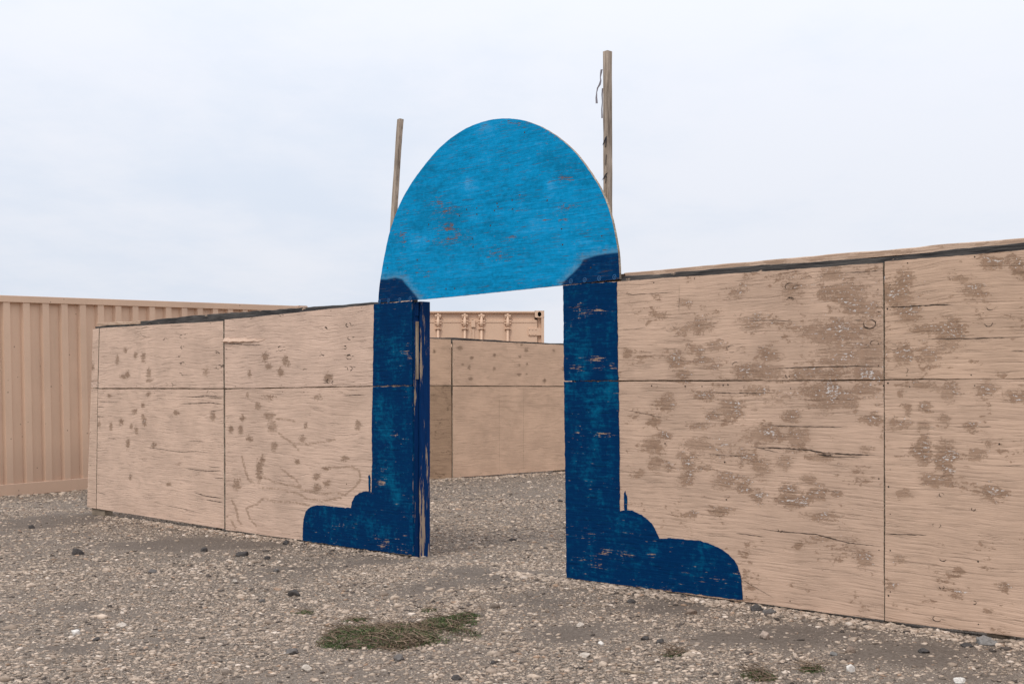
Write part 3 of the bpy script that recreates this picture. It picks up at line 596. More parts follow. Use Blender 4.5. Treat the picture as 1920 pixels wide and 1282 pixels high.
stud(RW, sR + 0.06, 0.06, 1.83, w=0.06, m=m_jamb)
b = bmesh.new(); box(b, sR + 0.1, sb, 0.045, 0.085, 1.26, 1.37, 0, .003); bobj('cross_rail', b, m_lumber, RW)
b = bmesh.new(); box(b, sR + 0.12, sb, 0.02, 0.09, 0.125, 0.17, 0, .003); bobj('bottom_plate', b, m_lumber, RW)
def foot(p0, p1, zlo, zhi, yy=0.025):
    b = bmesh.new(); box(b, MW.sz(*p0, yy)[0], MW.sz(*p1, yy)[0], yy, yy + 0.09, zlo, zhi, 0, .004); bobj('foot_block', b, m_footwood, RW)
foot((1066, 1090), (1090, 1090), -0.02, 0.11); foot((1850, 1200), (1885, 1200), -0.0, 0.15)

# ------------------------------------------------------------------ the blue round-topped board over the doorway
AR = empty('arch_board', (*(MW.a + MW.d * MW.sz(935, 560)[0]), 1.95), (0, 0, MW.rz))
sA0 = MW.sz(935, 560)[0]
class Sub(Frame):
    def __init__(self, fr, s0, z0): self.a = fr.a + fr.d * s0; self.d = fr.d; self.rz = fr.rz; self.z = z0
AF = Sub(MW, sA0, 1.95)
dome = [(709.3,567),(710.5,545),(713.3,523),(722,473),(732.6,428),(749,384),(766.7,351),(789,318.6),(818.6,283),(840,263.5),(860,249),(880,238),(901.6,229.6),(925,224),(949,222.3),(970,223.7),(990.5,228.5),(1010,236),(1026,244.5),(1046,257.5),(1064.7,272.6),(1080,288),(1094,305),(1110,328),(1124,351),(1134,372),(1141.7,392.7),(1149,420),(1155,449),(1159.6,481.6),(1161.5,523),(1056,534.5),(980,542.5),(913.5,549.5),(850,556),(790,561.5)]
def smoothed(p, n=3):                                 # Catmull-Rom through the measured rim points
    q = [np.array(v, float) for v in p]; out = []
    for i in range(len(q) - 1):
        a, b, c, d = q[max(0, i - 1)], q[i], q[i + 1], q[min(len(q) - 1, i + 2)]
        for k in range(n):
            t = k / n; out.append(0.5 * (2 * b + (c - a) * t + (2 * a - 5 * b + 4 * c - d) * t * t + (3 * b - a - 3 * c + d) * t ** 3))
    out.append(q[-1]); return [tuple(v) for v in out]
rim = smoothed(dome[:31]) + dome[31:]
def poly_sd(px, py, poly):
    p = np.array(poly, float); ins = np.zeros(px.shape, bool); d = np.full(px.shape, 1e9)
    for (x0, y0), (x1, y1) in zip(p, np.roll(p, -1, 0)):
        t = np.clip(((px - x0) * (x1 - x0) + (py - y0) * (y1 - y0)) / ((x1 - x0) ** 2 + (y1 - y0) ** 2), 0, 1)
        d = np.minimum(d, np.hypot(px - x0 - t * (x1 - x0), py - y0 - t * (y1 - y0)))
        c = ((y0 > py) != (y1 > py)); xi = x0 + (py - y0) * (x1 - x0) / ((y1 - y0) or 1e-9)
        ins ^= c & (px < xi)
    return np.where(ins, d, -d)
cl = [(700,523),(725,523),(742,520),(754,523),(766,537),(778,552),(786,562),(784,575),(700,580)]
cr = [(1172,472),(1140,475),(1115,479),(1092,487),(1088,497),(1076,510),(1062,522),(1054,532),(1054,545),(1172,540)]
def darkf(x, y): return np.clip(0.5 + np.maximum(poly_sd(x, y, cl), poly_sd(x, y, cr)) / 14.0, 0, 1)
def halof(x, y): return np.clip(1.15 + np.maximum(poly_sd(x, y, cl), poly_sd(x, y, cr)) / 22.0, 0, 1)
wash_d = [(910,238,14,10,1.2),(878,345,12,14,1.0),(880,360,12,10,.8),(1032,345,8,14,1.1),(785,450,14,10,.9),(888,408,10,8,.7),(930,260,60,20,.25),(1020,420,60,40,.3),(900,490,60,30,.2),(1000,330,60,50,-.1),(830,400,60,30,-.35),(910,425,20,12,-.6),(1060,320,40,30,-.45),(860,470,50,20,-.3),(945,480,30,20,-.5),(810,340,40,30,-.2),(950,540,60,8,-.5),(805,330,20,20,-.35),(1010,380,60,12,-.35)]
peel_d = [(x, y, rx * 1.35, ry * 1.2, k * .84) for x, y, rx, ry, k in [(822,382,16,6,.95),(832,397,18,5,.95),(785,400,16,5,.6),(757,440,18,6,.95),(765,455,18,5,.7),(838,427,24,8,.8),(862,442,16,8,.8),(812,455,30,6,.75),(965,396,10,4,.9),(980,368,12,4,.8),(1058,335,14,5,.95),(1070,388,22,5,.95),(1055,410,26,5,.8),(970,445,30,4,.75),(935,482,16,9,1.0),(940,468,20,6,.7),(1138,470,12,6,1.1),(1085,310,30,8,.45),(1045,250,12,9,.9),(975,230,26,6,.8),(825,265,14,8,.7),(1100,430,20,8,.4),(800,515,20,5,.6),(748,520,16,8,.5),(900,560,30,4,.5),(1000,530,40,4,.5)]]
dm_attr = {'wash': lambda x, y: np.where(True, blobs_at(x, y, [w for w in wash_d if w[4] > 0]) - blobs_at(x, y, [(a, b_, c, d, -k) for a, b_, c, d, k in wash_d if k < 0]), 0),
           'peel': lambda x, y: blobs_at(x, y, peel_d), 'dark': darkf, 'halo': halof}
outline_plate('arch_panel', AR, AF, [AF.sz(*p) for p in rim], [m_dome, m_edge], 0.0, 0.018, 0.022, dm_attr, jit=0.0008, seed=21, resample=0.012)
tag(AR, 'sky blue round-topped plywood board bridging the doorway between the two dark blue pilasters', 'arch')
def washer(p):
    s, z = AF.sz(*p); b = bmesh.new(); n = 16
    for (r0, r1, y0, y1) in ((0.011, 0.016, -0.0035, -0.001),):
        rings = [[b.verts.new((s + r * math.cos(6.2832 * i / n), y, z + r * math.sin(6.2832 * i / n))) for i in range(n)] for r, y in ((r1, 0.001), (r1, y0), (r0, y0), (r0, 0.001))]
        for a, c in zip(rings[:-1], rings[1:]):
            for i in range(n): b.faces.new((a[i], a[(i + 1) % n], c[(i + 1) % n], c[i]))
    cyl(b, (s, 0.001, z), (s, -0.003, z), 0.006, n=8)
    bobj('washer', b, m_washer, AR)
m_washer = solid('blue_painted_washer', (0.03, 0.10, 0.22), 0.5)
for p in ((712,565),(729,563.5),(750,562),(769.5,560),(1071,527.5),(1097,525),(1124,522),(1152.5,519.5)): washer(p)
for p in Z(700,200,3.373,[(957,163),(627,834),(631,887),(878,592),(783,613),(788,633),(766,657),(655,642),(590,650),(880,648),(460,1151),(1190,773),(1100,592),(515,1150),(545,690),(655,680),(1445,818),(278,968),(1375,1018),(90,1020),(1197,873),(350,745),(740,752)]):
    s, z = AF.sz(*p); b = bmesh.new(); cyl(b, (s, 0.002, z), (s, -0.0012, z), 0.0055, n=8); bobj('screw', b, m_crack, AR)
# backing strip along the lower edge keeps the board up
b = bmesh.new(); sl, sr = AF.sz(790, 540)[0], AF.sz(1060, 530)[0]; zz = AF.sz(930, 535)[1]
box(b, sl - .25, sr + .25, 0.02, 0.058, zz - 0.02, zz + 0.07, 0, .003); bobj('backing_rail', b, m_lumber, AR)

# ------------------------------------------------------------------ timber posts behind the board
def timber_post(top, low, depth, a, label, seed):
    (s1, z1), (s2, z2) = MW.sz(*top, depth), MW.sz(*low, depth)
    sb0 = s2 + (s2 - s1) * (z2 - 0.02) / (z1 - z2)
    base = MW.a + MW.d * sb0 + np.array((-MW.d[1], MW.d[0])) * depth
    P = tag(empty('timber_post', (base[0], base[1], 0.0), (0, 0, MW.rz)), label, 'post', 'timber posts behind the arch board')
    b = bmesh.new(); prev = None; n = 40
    for i in range(n + 1):
        t = i / n; z = z1 * t; s = (s1 - sb0) * t; j = lambda k: (vnoise(t * 26, k * 7.3, seed) - 0.5) * 0.004
        q = [b.verts.new(p) for p in ((s - a / 2 + j(1), -a / 2 + j(2), z), (s + a / 2 + j(3), -a / 2 + j(4), z + (0.002 if i == n else 0)), (s + a / 2 + j(5), a / 2 + j(6), z), (s - a / 2 + j(7), a / 2 + j(8), z - (0.006 if i == n else 0)))]
        if prev:
            for k in range(4): b.faces.new((prev[k], q[k], q[(k + 1) % 4], prev[(k + 1) % 4]))
        else: b.faces.new(q[::-1])
        prev = q
    b.faces.new(prev); bmesh.ops.bevel(b, geom=[e for e in b.edges if len(e.link_faces) == 2 and e.calc_face_angle() > 1.0], offset=0.003, segments=1, affect='EDGES')
    bobj('pole', b, m_post, P)
    return P, sb0
timber_post((750.6, 224), (737.5, 420), 0.06, 0.034, 'short weathered post leaning slightly, rising behind the left shoulder of the blue arch', 1)
P2_, sp = timber_post((1139, 97), (1139.5, 400), 0.10, 0.040, 'tall upright weathered post with torn scraps, rising behind the right shoulder of the blue arch', 2)
def plocal(px_, py_):                                 # pixel on the tall post -> its local frame
    s, z = MW.sz(px_, py_, 0.10); return s - sp, z
m_tape = solid('dark_tape', (0.05, 0.045, 0.05), 0.6)
for (p0, p1, w) in (((1141, 258), (1135, 272), .016), ((1141, 262), (1140, 276), .012), ((1142, 326), (1134, 338), .018), ((1141, 332), (1140, 343), .01), ((1141, 292), (1140, 310), .006)):
    b = bmesh.new(); (s0_, z0_), (s1_, z1_) = plocal(*p0), plocal(*p1)
    v = [b.verts.new(q) for q in ((s0_ - w / 2, -0.0225, z0_), (s0_ + w / 2, -0.024, z0_ + .004), (s1_ + w / 3, -0.028, z1_), (s1_ - w / 3, -0.0225, z1_ - .004))]
    u_ = [b.verts.new((q.co.x, q.co.y + .002, q.co.z)) for q in v]
    b.faces.new(v); b.faces.new(u_[::-1])
    for i in range(4): b.faces.new((v[i], u_[i], u_[(i + 1) % 4], v[(i + 1) % 4]))
    bobj('torn_tape', b, m_tape, P2_)
def strip(bm, pts, w, th=0.002):
    prev = None
    for i, (s, y, z) in enumerate(pts):
        ww = w * (0.5 + 0.5 * math.sin(i * 1.7 + 1)) + 0.003
        q = [bm.verts.new(p) for p in ((s - ww / 2, y, z), (s + ww / 2, y + .003, z), (s + ww / 2, y + .003 + th, z), (s - ww / 2, y + th, z))]
        if prev:
            for k in range(4): bm.faces.new((prev[k], q[k], q[(k + 1) % 4], prev[(k + 1) % 4]))
        else: bm.faces.new(q[::-1])
        prev = q
    bm.faces.new(prev)
b = bmesh.new()
strip(b, [(*[plocal(x, y)[0]], -0.012 - 0.001 * i, plocal(x, y)[1]) for i, (x, y) in enumerate([(1130,131),(1129,138),(1128,146),(1129,152),(1127,160),(1123.5,166),(1122,174),(1121.5,184),(1122.5,195)])], 0.012)
strip(b, [(plocal(x, y)[0], -0.008, plocal(x, y)[1]) for x, y in [(1131,166),(1130,178),(1130.5,192),(1129.5,205),(1130,222)]], 0.006)
SC = bobj('hanging_scrap', b, solid('grey_rag', (0.22, 0.20, 0.22), 0.9), P2_)
# ------------------------------------------------------------------ far wall
FR = FW.root('plywood_wall')
tag(FR, 'far sand-coloured plywood wall seen through the doorway, below the container doors', 'wall', kind='thing')
MF = [m_ply_far, m_edge, m_crack]; MFD = [m_ply_fardark, m_edge, m_crack]
kf = Z(780,550,3.463,[(285,355,5,4,1.1),(360,420,4,3),(345,480,3,4,.8),(355,555,4,3.5,1.1),(510,400,3,4),(508,490,3,4,.9),(675,412,2.5,2.5,1.1),(670,466,3,2,1.1),(720,460,2,2),(670,528,4,2.5,1.1),(718,522,2.5,2),(685,335,2.5,2),(715,370,3.5,4),(835,567,3,4),(895,370,3,4,.8),(955,490,3,3,.8),(120,375,3,4),(300,462,3,2),(470,548,3,3,.6)])
kfr = [(810,694,4,.8,1.2),(863,652,4,.9,1.4),(883,710,3),(975,668,2.5,.8,1.6),(973,684,3,.6,1.6),(973,702,3,.6,1.2)]
ta, tz = FW.sz(849, 637); tb = ta + 2.44
def fz(x, y): return FW.sz(x, y)[1]
def fext(p0, p1, s):
    (sA, zA), (sB, zB) = FW.sz(*p0), FW.sz(*p1); return zA + (zB - zA) * (s - sA) / (sB - sA)
top_f = ((849, 637), (1056, 646.7)); bot_f = ((848, 895), (1054, 880.6))
sheet(FR, FW, [(ta, tz), (tb, fext(*top_f, tb)), (tb, fz(1000, 723.4)), (ta, fz(849, 722.6))], MF, step=.02, wear=[(x, y, rx * .85, ry * .85, *k) for x, y, rx, ry, *k in kf], knots=(), seed=31, in_sz=True)
sheet(FR, FW, [(ta, fz(849, 724.4)), (tb, fz(1000, 725)), (tb, fext(*bot_f, tb)), (ta + .003, fz(848.5, 895))], MF, step=.02, cracks=[(.0016, [FW.sz(936, 728), FW.sz(936, 800), FW.sz(936.5, 886)]), (.0018, [FW.sz(981.5, 726), FW.sz(981.5, 883)])], seed=32, in_sz=True)
tl_ = ta - 2.44 - 0.03
sheet(FR, FW, [(tl_, tz + .01), (ta - .03, tz + .005), (ta - .03, fz(848, 722)), (tl_, fz(848, 722))], MF, step=.02, wear=[(x, y, rx * .85, ry * .85, *k) for x, y, rx, ry, *k in kf], seed=33, in_sz=True)
sheet(FR, FW, [(tl_, fz(848, 723.6)), (ta - .03, fz(848, 723.6)), (ta - .02, fz(848, 896)), (tl_, fz(848, 894))], MFD, step=.02, cracks=[(.004, [FW.sz(808, 787), FW.sz(845, 786)]), (.003, [FW.sz(808, 862), FW.sz(846, 861)])], seed=34, in_sz=True)
sheet(FR, FW, [(tb + .02, fext(*top_f, tb)), (tb + 1.8, fext(*top_f, tb) - .02), (tb + 1.8, fz(1000, 723.4)), (tb + .02, fz(1000, 723.4))], MF, step=.03, seed=35, in_sz=True)
sheet(FR, FW, [(tb + .02, fz(1000, 725)), (tb + 1.8, fz(1000, 725)), (tb + 1.8, 0.13), (tb + .02, fext(*bot_f, tb))], MF, step=.03, seed=36, in_sz=True)
pt = FW.pts([(807,632.5),(850,633),(895,635),(930,637.5),(965,640),(1056,644)])
board('top_plate', FR, [(tl_, pt[0][1])] + pt + [(tb + 1.8, pt[-1][1] - .02)], 0.08, 0.012, 0.10, m_grey, 0.006, 15)
for s in (ta - .015, tb + .01, tl_ + .03): stud(FR, s, 0.1, 1.85, w=0.07)
b = bmesh.new(); box(b, tl_, tb + 1.8, 0.045, 0.085, fz(848, 740), fz(848, 705), 0, .003); bobj('cross_rail', b, m_lumber, FR)
for x0_, x1_ in ((812, 830), (1046, 1062)):
    b = bmesh.new(); box(b, FW.sz(x0_, 890)[0], FW.sz(x1_, 890)[0], 0.02, 0.11, 0.0, 0.15, 0, .004); bobj('foot_block', b, m_footwood, FR)

# ------------------------------------------------------------------ shipping containers
L_, W_, H_ = 6.06, 2.438, 2.591
def casting(cx, cy, cz, sx, sy, sz):
    """corner casting: a block with an oval hole in its three outer faces; sx, sy, sz point outward"""
    b = bmesh.new(); dx, dy, dz = 0.178, 0.162, 0.118
    x0, x1 = (cx, cx - sx * dx); y0, y1 = (cy, cy - sy * dy); z0, z1 = (cz, cz - sz * dz)
    def face(o, u, v, n_, hu, hv):                    # o corner, u/v edge vectors, n_ inward
        o, u, v, n_ = Vector(o), Vector(u), Vector(v), Vector(n_); c = o + (u + v) / 2; n = 24; R1, R2, R3 = [], [], []
        for i in range(n):
            t = 6.28318 * (i + .5) / n; ct, st_ = math.cos(t), math.sin(t); k = 0.5 / max(abs(ct), abs(st_))
            R1.append(b.verts.new(c + u * ct * k + v * st_ * k)); q = c + u.normalized() * ct * hu + v.normalized() * st_ * hv
            R2.append(b.verts.new(q)); R3.append(b.verts.new(q + n_ * 0.06))
        for i in range(n):
            j = (i + 1) % n; b.faces.new((R1[i], R1[j], R2[j], R2[i])); b.faces.new((R2[i], R2[j], R3[j], R3[i])).material_index = 1
        b.faces.new(R3).material_index = 1
    X, Y, Zv = (x1 - x0, 0, 0), (0, y1 - y0, 0), (0, 0, z1 - z0)
    face((x0, y0, z0), Y, Zv, (-sx, 0, 0), 0.032, 0.042); face((x0, y0, z0), X, Zv, (0, -sy, 0), 0.040, 0.032); face((x0, y0, z0), X, Y, (0, 0, -sz), 0.06, 0.032)
    def q(*p): b.faces.new([b.verts.new(v) for v in p])
    q((x1, y0, z0), (x1, y1, z0), (x1, y1, z1), (x1, y0, z1)); q((x0, y1, z0), (x1, y1, z0), (x1, y1, z1), (x0, y1, z1)); q((x0, y0, z1), (x1, y0, z1), (x1, y1, z1), (x0, y1, z1))
    return b
def make_container():
    C = empty('shipping_container')
    hw = W_ / 2
    b = bmesh.new()
    # corrugated sides: narrow proud ribs and wide recesses
    def corr(a0, a1, per=0.270, rib=0.090, fl=0.022, dep=0.050):
        pts = [(a0, 0.0)]; a = a0 + 0.205
        while a + per < a1:
            pts += [(a, 0.0), (a + fl, dep), (a + per - rib - fl, dep), (a + per - rib, 0.0)]; a += per
        pts.append((a1, 0.0)); return pts
    def ribbed(prof, f):
        lo_, hi_ = None, None
        for (a, d) in prof:
            v0 = b.verts.new(f(a, d, 0.165)); v1 = b.verts.new(f(a, d, H_ - 0.085))
            if lo_: b.faces.new((lo_, v0, v1, hi_))
            lo_, hi_ = v0, v1
    ribbed(corr(0.10, L_ - 0.10), lambda a, d, z: (a, -hw + 0.012 + d, z))
    ribbed(corr(0.10, L_ - 0.10), lambda a, d, z: (a, hw - 0.012 - d, z))
    ribbed(corr(-hw + 0.1, hw - 0.1, 0.25), lambda a, d, z: (L_ - 0.015 - d, a, z))
    bobj('corrugated_wall', b, m_steel, C)
    b = bmesh.new()                                    # roof sheet with shallow cross ribs
    prof = corr(0.1, L_ - 0.1, 0.21, 0.05, 0.02, 0.02); pa = None
    for a, d in prof:
        q = (b.verts.new((a, -hw + 0.055, H_ - 0.014 - d)), b.verts.new((a, hw - 0.055, H_ - 0.014 - d)))
        if pa: b.faces.new((pa[0], q[0], q[1], pa[1]))
        pa = q
    bobj('roof', b, m_steel, C)
    b = bmesh.new()
    for sy in (-1, 1):
        y0, y1 = sorted((sy * hw - sy * 0.002, sy * hw - sy * 0.06))
        box(b, 0.181, L_ - 0.181, y0, y1, H_ - 0.092, H_ - 0.006, 0, .004); box(b, 0.181, L_ - 0.181, y0, y1, 0.012, 0.170, 0, .004)
    box(b, L_ - 0.06, L_ - 0.003, -hw + 0.166, hw - 0.166, H_ - 0.10, H_ - 0.006, 0, .004); box(b, L_ - 0.06, L_ - 0.003, -hw + 0.166, hw - 0.166, 0.012, 0.17, 0, .004)
    box(b, 0.0, 0.10, -hw + 0.166, hw - 0.166, H_ - 0.038, H_ - 0.008, 0, .004)       # header lip
    box(b, 0.055, 0.11, -hw + 0.166, hw - 0.166, H_ - 0.150, H_ - 0.039, 0)           # header face, set back
    box(b, 0.02, 0.10, -hw + 0.166, hw - 0.166, 0.012, 0.15, 0, .004)                 # sill
    for sy in (-1, 1):
        for x0 in (0.002, L_ - 0.162):
            y0, y1 = sorted((sy * hw - sy * 0.002, sy * hw - sy * 0.05)); box(b, x0, x0 + 0.16, y0, y1, 0.12, H_ - 0.12, 0, .003)
            y0, y1 = sorted((sy * hw - sy * 0.051, sy * hw - sy * 0.11)); xx = 0.07 if x0 < 1 else x0; box(b, xx, xx + 0.085, y0, y1, 0.12, H_ - 0.12, 0, .003)
    box(b, 0.12, L_ - 0.07, -hw + 0.07, hw - 0.07, 0.10, 0.15, 0)                     # floor
    bobj('frame', b, m_steel, C)
    for sx in (-1, 1):
        for sy in (-1, 1):
            for sz in (-1, 1):
                bobj('corner_casting', casting(0 if sx < 0 else L_, sy * hw, 0 if sz < 0 else H_, sx, sy, sz), [m_steel, m_hole], C)
    # doors at the x = 0 end
    zt, zb_ = H_ - 0.152, 0.16
    for sy in (-1, 1):
        b = bmesh.new(); y0, y1 = sorted((sy * 0.012, sy * (hw - 0.115)))
        box(b, 0.042, 0.085, y0, y1, zb_, zt, 0, .004)
        box(b, 0.034, 0.0415, y0 + 0.01, y1 - 0.01, zt - 0.05, zt - 0.008, 0, .003)   # top gasket ledge
        box(b, 0.034, 0.0415, y0 + 0.01, y1 - 0.01, zb_ + 0.01, zb_ + 0.05, 0, .003)
        for k in range(4):
            zz_ = 0.35 + k * 0.48; box(b, 0.030, 0.0415, y0 + 0.07, y1 - 0.07, zz_, zz_ + 0.16, 0, .008)
        D = bobj('door', b, m_steel, C)
        for off in ((0.135, 0.590) if sy > 0 else (0.150, 0.597)):
            yy = sy * off; b = bmesh.new()
            cyl(b, (0.008, yy, 0.10), (0.008, yy, H_ - 0.10), 0.021, n=16)
            cyl(b, (0.008, yy, zt - 0.14), (0.008, yy, zt + 0.01), 0.027, n=16)
            cyl(b, (0.008, yy, zt - 0.165), (0.008, yy, zt - 0.14), 0.036, n=16)
            for zz_ in (zt - 0.02, zt - 0.062): box(b, 0.012, 0.034, yy - 0.06, yy + 0.06, zz_ - 0.014, zz_ + 0.014, 0, .004)
            for zz_ in (zt - 0.155, 1.15, 0.35): box(b, 0.010, 0.044, yy - 0.055, yy + 0.055, zz_ - 0.012, zz_ + 0.012, 0, .003)
            cyl(b, (-0.014, yy - 0.034, zt + 0.070), (0.05, yy - 0.034, zt + 0.070), 0.021, n=12); cyl(b, (-0.014, yy + 0.034, zt + 0.070), (0.05, yy + 0.034, zt + 0.070), 0.021, n=12)
            box(b, 0.0, 0.055, yy - 0.05, yy + 0.05, zt + 0.025, zt + 0.055, 0, .006); box(b, -0.006, 0.05, yy - 0.018, yy + 0.018, zt + 0.006, zt + 0.105, 0, .006)
            bobj('locking_bar', b, m_steel, D)
        for zz_ in (zt - 0.24, 1.75, 0.95, 0.40):
            b = bmesh.new(); y0, y1 = sorted((sy * (hw - 0.27), sy * (hw - 0.012)))
            box(b, 0.024, 0.0405, y0, y1, zz_ - 0.03, zz_ + 0.10, 0, .003)
            for k in range(3):
                for q in (-0.008, 0.078): cyl(b, (0.025, sy * (hw - 0.255 + k * 0.055), zz_ + q), (0.014, sy * (hw - 0.255 + k * 0.055), zz_ + q), 0.010, n=8)
            bobj('hinge', b, m_steel, D)
    b = bmesh.new(); box(b, 0.004, 0.04, -0.045, 0.028, zt - 0.13, zt - 0.01, 0, .006); box(b, 0.03, 0.041, -0.03, 0.012, zb_ + .05, zt - 0.135, 0, .002)
    bobj('lock_housing', b, m_steel, C)
    return C
con = make_container()
con.location = (-0.67, 21.8, 0.03); con.rotation_euler = (0, 0, R(90))
tag(con, 'tan shipping container turned with its locking-bar doors towards the doorway, behind the far plywood wall', 'shipping container', 'tan shipping containers')
def copy_tree(o, parent=None):
    c = o.copy(); col.objects.link(c)
    if parent: c.parent = parent
    for ch in list(o.children): copy_tree(ch, c)
    return c
con2 = copy_tree(con)
far_c = Vector((-3.18, 20.2)); near_d = Vector((-3.33, -3.9)).normalized(); near_c = far_c + near_d * L_
xd = -near_d; yd = Vector((-xd.y, xd.x)); org = near_c + yd * (W_ / 2)
con2.location = (org.x, org.y, -0.125); con2.rotation_euler = (0, -math.atan(0.0215), math.atan2(xd.y, xd.x))
con2['label'] = 'tan shipping container showing its corrugated long side, beyond the end of the pinkish plywood wall'

# ------------------------------------------------------------------ ground
def wpt(fr, s, off=0.0): return fr.a + fr.d * s + np.array((-fr.d[1], fr.d[0])) * off
ctrl = []
for s in np.linspace(-1, 11.5, 14):
    p = wpt(MW, s); ctrl.append((p[0], p[1], 0.018 + 0.0078 * s - 0.03 * math.exp(-max(0, s) / 1.3)))
for s in np.linspace(-2.5, 4.5, 7):
    p = wpt(FW, s); ctrl.append((p[0], p[1], 0.088))
for t in np.linspace(-.1, 1.1, 5):
    p = near_c + (far_c - near_c) * t; ctrl.append((p.x, p.y, -0.125 + 0.125 * t))
ctrl += [(0, 3.5, -0.005), (-3, 5, -0.01), (3, 3.5, 0.03), (-1.5, 7.5, 0.0), (-5, 9, -0.03), (0, 14, 0.07), (1, 22, 0.02), (-1.5, 22, 0.03), (-9, 12, -0.1), (8, 8, 0.08), (6, 15, 0.08), (0, 30, 0.0), (-12, 25, -0.05), (12, 25, 0.05)]
ctrl = np.array(ctrl)
def ground_base(x, y):
    x = np.asarray(x, float); y = np.asarray(y, float); num = np.zeros_like(x); den = np.full_like(x, 1e-9)
    for cx, cy, cz in ctrl:
        w = 1.0 / (((x - cx) ** 2 + (y - cy) ** 2) + 0.15) ** 1.6; num += w * cz; den += w
    return num / den
def wall_dist(x, y):
    rx, ry = x - MW.a[0], y - MW.a[1]; s = rx * MW.d[0] + ry * MW.d[1]; o = -rx * MW.d[1] + ry * MW.d[0]; return s, o
def ground_h(x, y):
    h = ground_base(x, y) + (fbm(x * 0.55 + 3, y * 0.55, 41, 3) - 0.5) * 0.05 * np.clip((y - 2) / 4, 0, 1) + (fbm(x * 3.1, y * 3.1, 47, 3) - 0.5) * 0.018
    s, o = wall_dist(x, y)
    near = np.exp(-(o / 0.35) ** 2) * (s > -0.5) * (s < 12)
    h = h * 1.0
    # pull towards the wall-foot level where the wall stands, with a low berm of stones in front
    lvl = 0.020 + 0.0078 * s - 0.034 * np.exp(-np.clip(s + 0.3, 0, 99) / 1.3)
    h = h * (1 - near) + (lvl + (fbm(x * 5, y * 5, 51, 2) - 0.5) * 0.012) * near
    h = h + 0.010 * np.exp(-((o + 0.20) / 0.10) ** 2) * (s > 5.6) * (s < 12) * (0.4 + fbm(s * 2.5, s * 0, 53, 2))
    return h
def axis(fine0, fine1, step, far, n=24):
    a = np.arange(fine0, fine1 + step / 2, step); g = np.geomspace(step * 2, far, n)
    return np.concatenate([fine0 - g[::-1], a, fine1 + g])
gx = axis(-9, 7, 0.055, 700); gy = axis(2.5, 21, 0.055, 700)
GX, GY = np.meshgrid(gx, gy); GZ = ground_h(GX, GY)
far = np.clip((np.hypot(GX, GY - 12) - 22) / 20, 0, 1); GZ = GZ * (1 - far)
def at_px(px, py, z=0.0):
    for _ in range(4):
        Y = (EYE - z) * F / (py - HY); X = (px - CX) / F * Y; z = float(ground_h(np.array([X]), np.array([Y]))[0])
    return X, Y, z
dirt_px = [(1250,1140,120,18,1),(1450,1195,170,22,1),(1700,1225,170,24,1),(1600,1160,60,12,.6),(120,975,100,14,.8),(350,1020,160,12,.9),(560,1070,140,14,.7),(880,1075,120,16,.75),(1000,1130,110,24,.8),(250,1150,120,16,.45),(800,1105,120,16,.6),(1100,1190,120,20,.6),(1800,1270,140,14,.5),(160,1215,90,14,.5)]
dirt_w = []
for x, y, rx, ry, k in dirt_px:
    X, Y, _ = at_px(x, y); X2, _, _ = at_px(x + rx, y); _, Y2, _ = at_px(x, y - ry); dirt_w.append((X, Y, abs(X2 - X), max(.12, abs(Y2 - Y)), k))
def dirtness(x, y):
    v = np.zeros_like(x)
    for X, Y, rx, ry, k in dirt_w: v = np.maximum(v, k * np.exp(-(((x - X) / rx) ** 2 + ((y - Y) / ry) ** 2)))
    n = 0.55 * fbm(x * 1.1 + 7, y * 1.1, 61, 4) + 0.45 * fbm(x * 4.0 + 7, y * 6.0, 66, 4)
    s, o = wall_dist(x, y)
    v = v * 1.2 + 0.15 + (n - 0.5) * 2.4
    return np.clip(v, 0, 1)
nv, nu = GX.shape; idx = np.arange(nv * nu).reshape(nv, nu)
q = np.stack([idx[:-1, :-1], idx[:-1, 1:], idx[1:, 1:], idx[1:, :-1]], -1).reshape(-1, 4).astype(np.int32)
def mesh_np(name, V, faces_flat, per):
    me = bpy.data.meshes.new(name); me.vertices.add(len(V)); me.vertices.foreach_set('co', np.ascontiguousarray(V, np.float32).ravel())
    nf = len(faces_flat) // per; me.loops.add(len(faces_flat)); me.loops.foreach_set('vertex_index', np.ascontiguousarray(faces_flat, np.int32))
    me.polygons.add(nf); me.polygons.foreach_set('loop_start', np.arange(0, nf * per, per, dtype=np.int32))
    me.update(calc_edges=True); return me
gm = mesh_np('ground', np.stack([GX.ravel(), GY.ravel(), GZ.ravel()], -1), q.ravel(), 4)
gm.polygons.foreach_set('use_smooth', np.ones(len(gm.polygons), bool))
setattr_f(gm, 'dirt', dirtness(GX.ravel(), GY.ravel()))
M = Mat('crushed_stone_and_dirt', 0.97, 0.08); co_ = M.coord()
n1 = M.noise(co_, 3.0, 6, 0.6); n2 = M.noise(co_, 45, 5, 0.7); n3 = M.noise(co_, 170, 3, 0.6)
vr = M.vor(co_, 95); vr2 = M.vor(co_, 28)
dirt = M.mix(M.step(n2, 0.3, 0.7), (0.125, 0.098, 0.077), (0.245, 0.198, 0.160))
dirt = M.mix(M.mul(M.step(n1, 0.35, 0.7), 0.5), dirt, (0.29, 0.235, 0.188))
pe = M.sep(vr['Color']); pebble = M.mix(pe[0], (0.20, 0.165, 0.132), (0.50, 0.425, 0.350))
pebble = M.mix(M.step(vr['Distance'], 0.30, 0.62), pebble, (0.135, 0.105, 0.082))
amt = M.step(M.add(M.mul(M.attr('dirt'), -0.8), M.add(pe[1], M.mul(M.add(n1, -0.5), 0.5))), 0.15, 0.45)
dirt = M.mix(M.mul(M.step(M.attr('dirt'), 0.25, 0.95), 0.75), dirt, M.mix(M.step(n2, 0.3, 0.7), (0.082, 0.065, 0.053), (0.150, 0.121, 0.099)))
c = M.mix(amt, dirt, pebble)
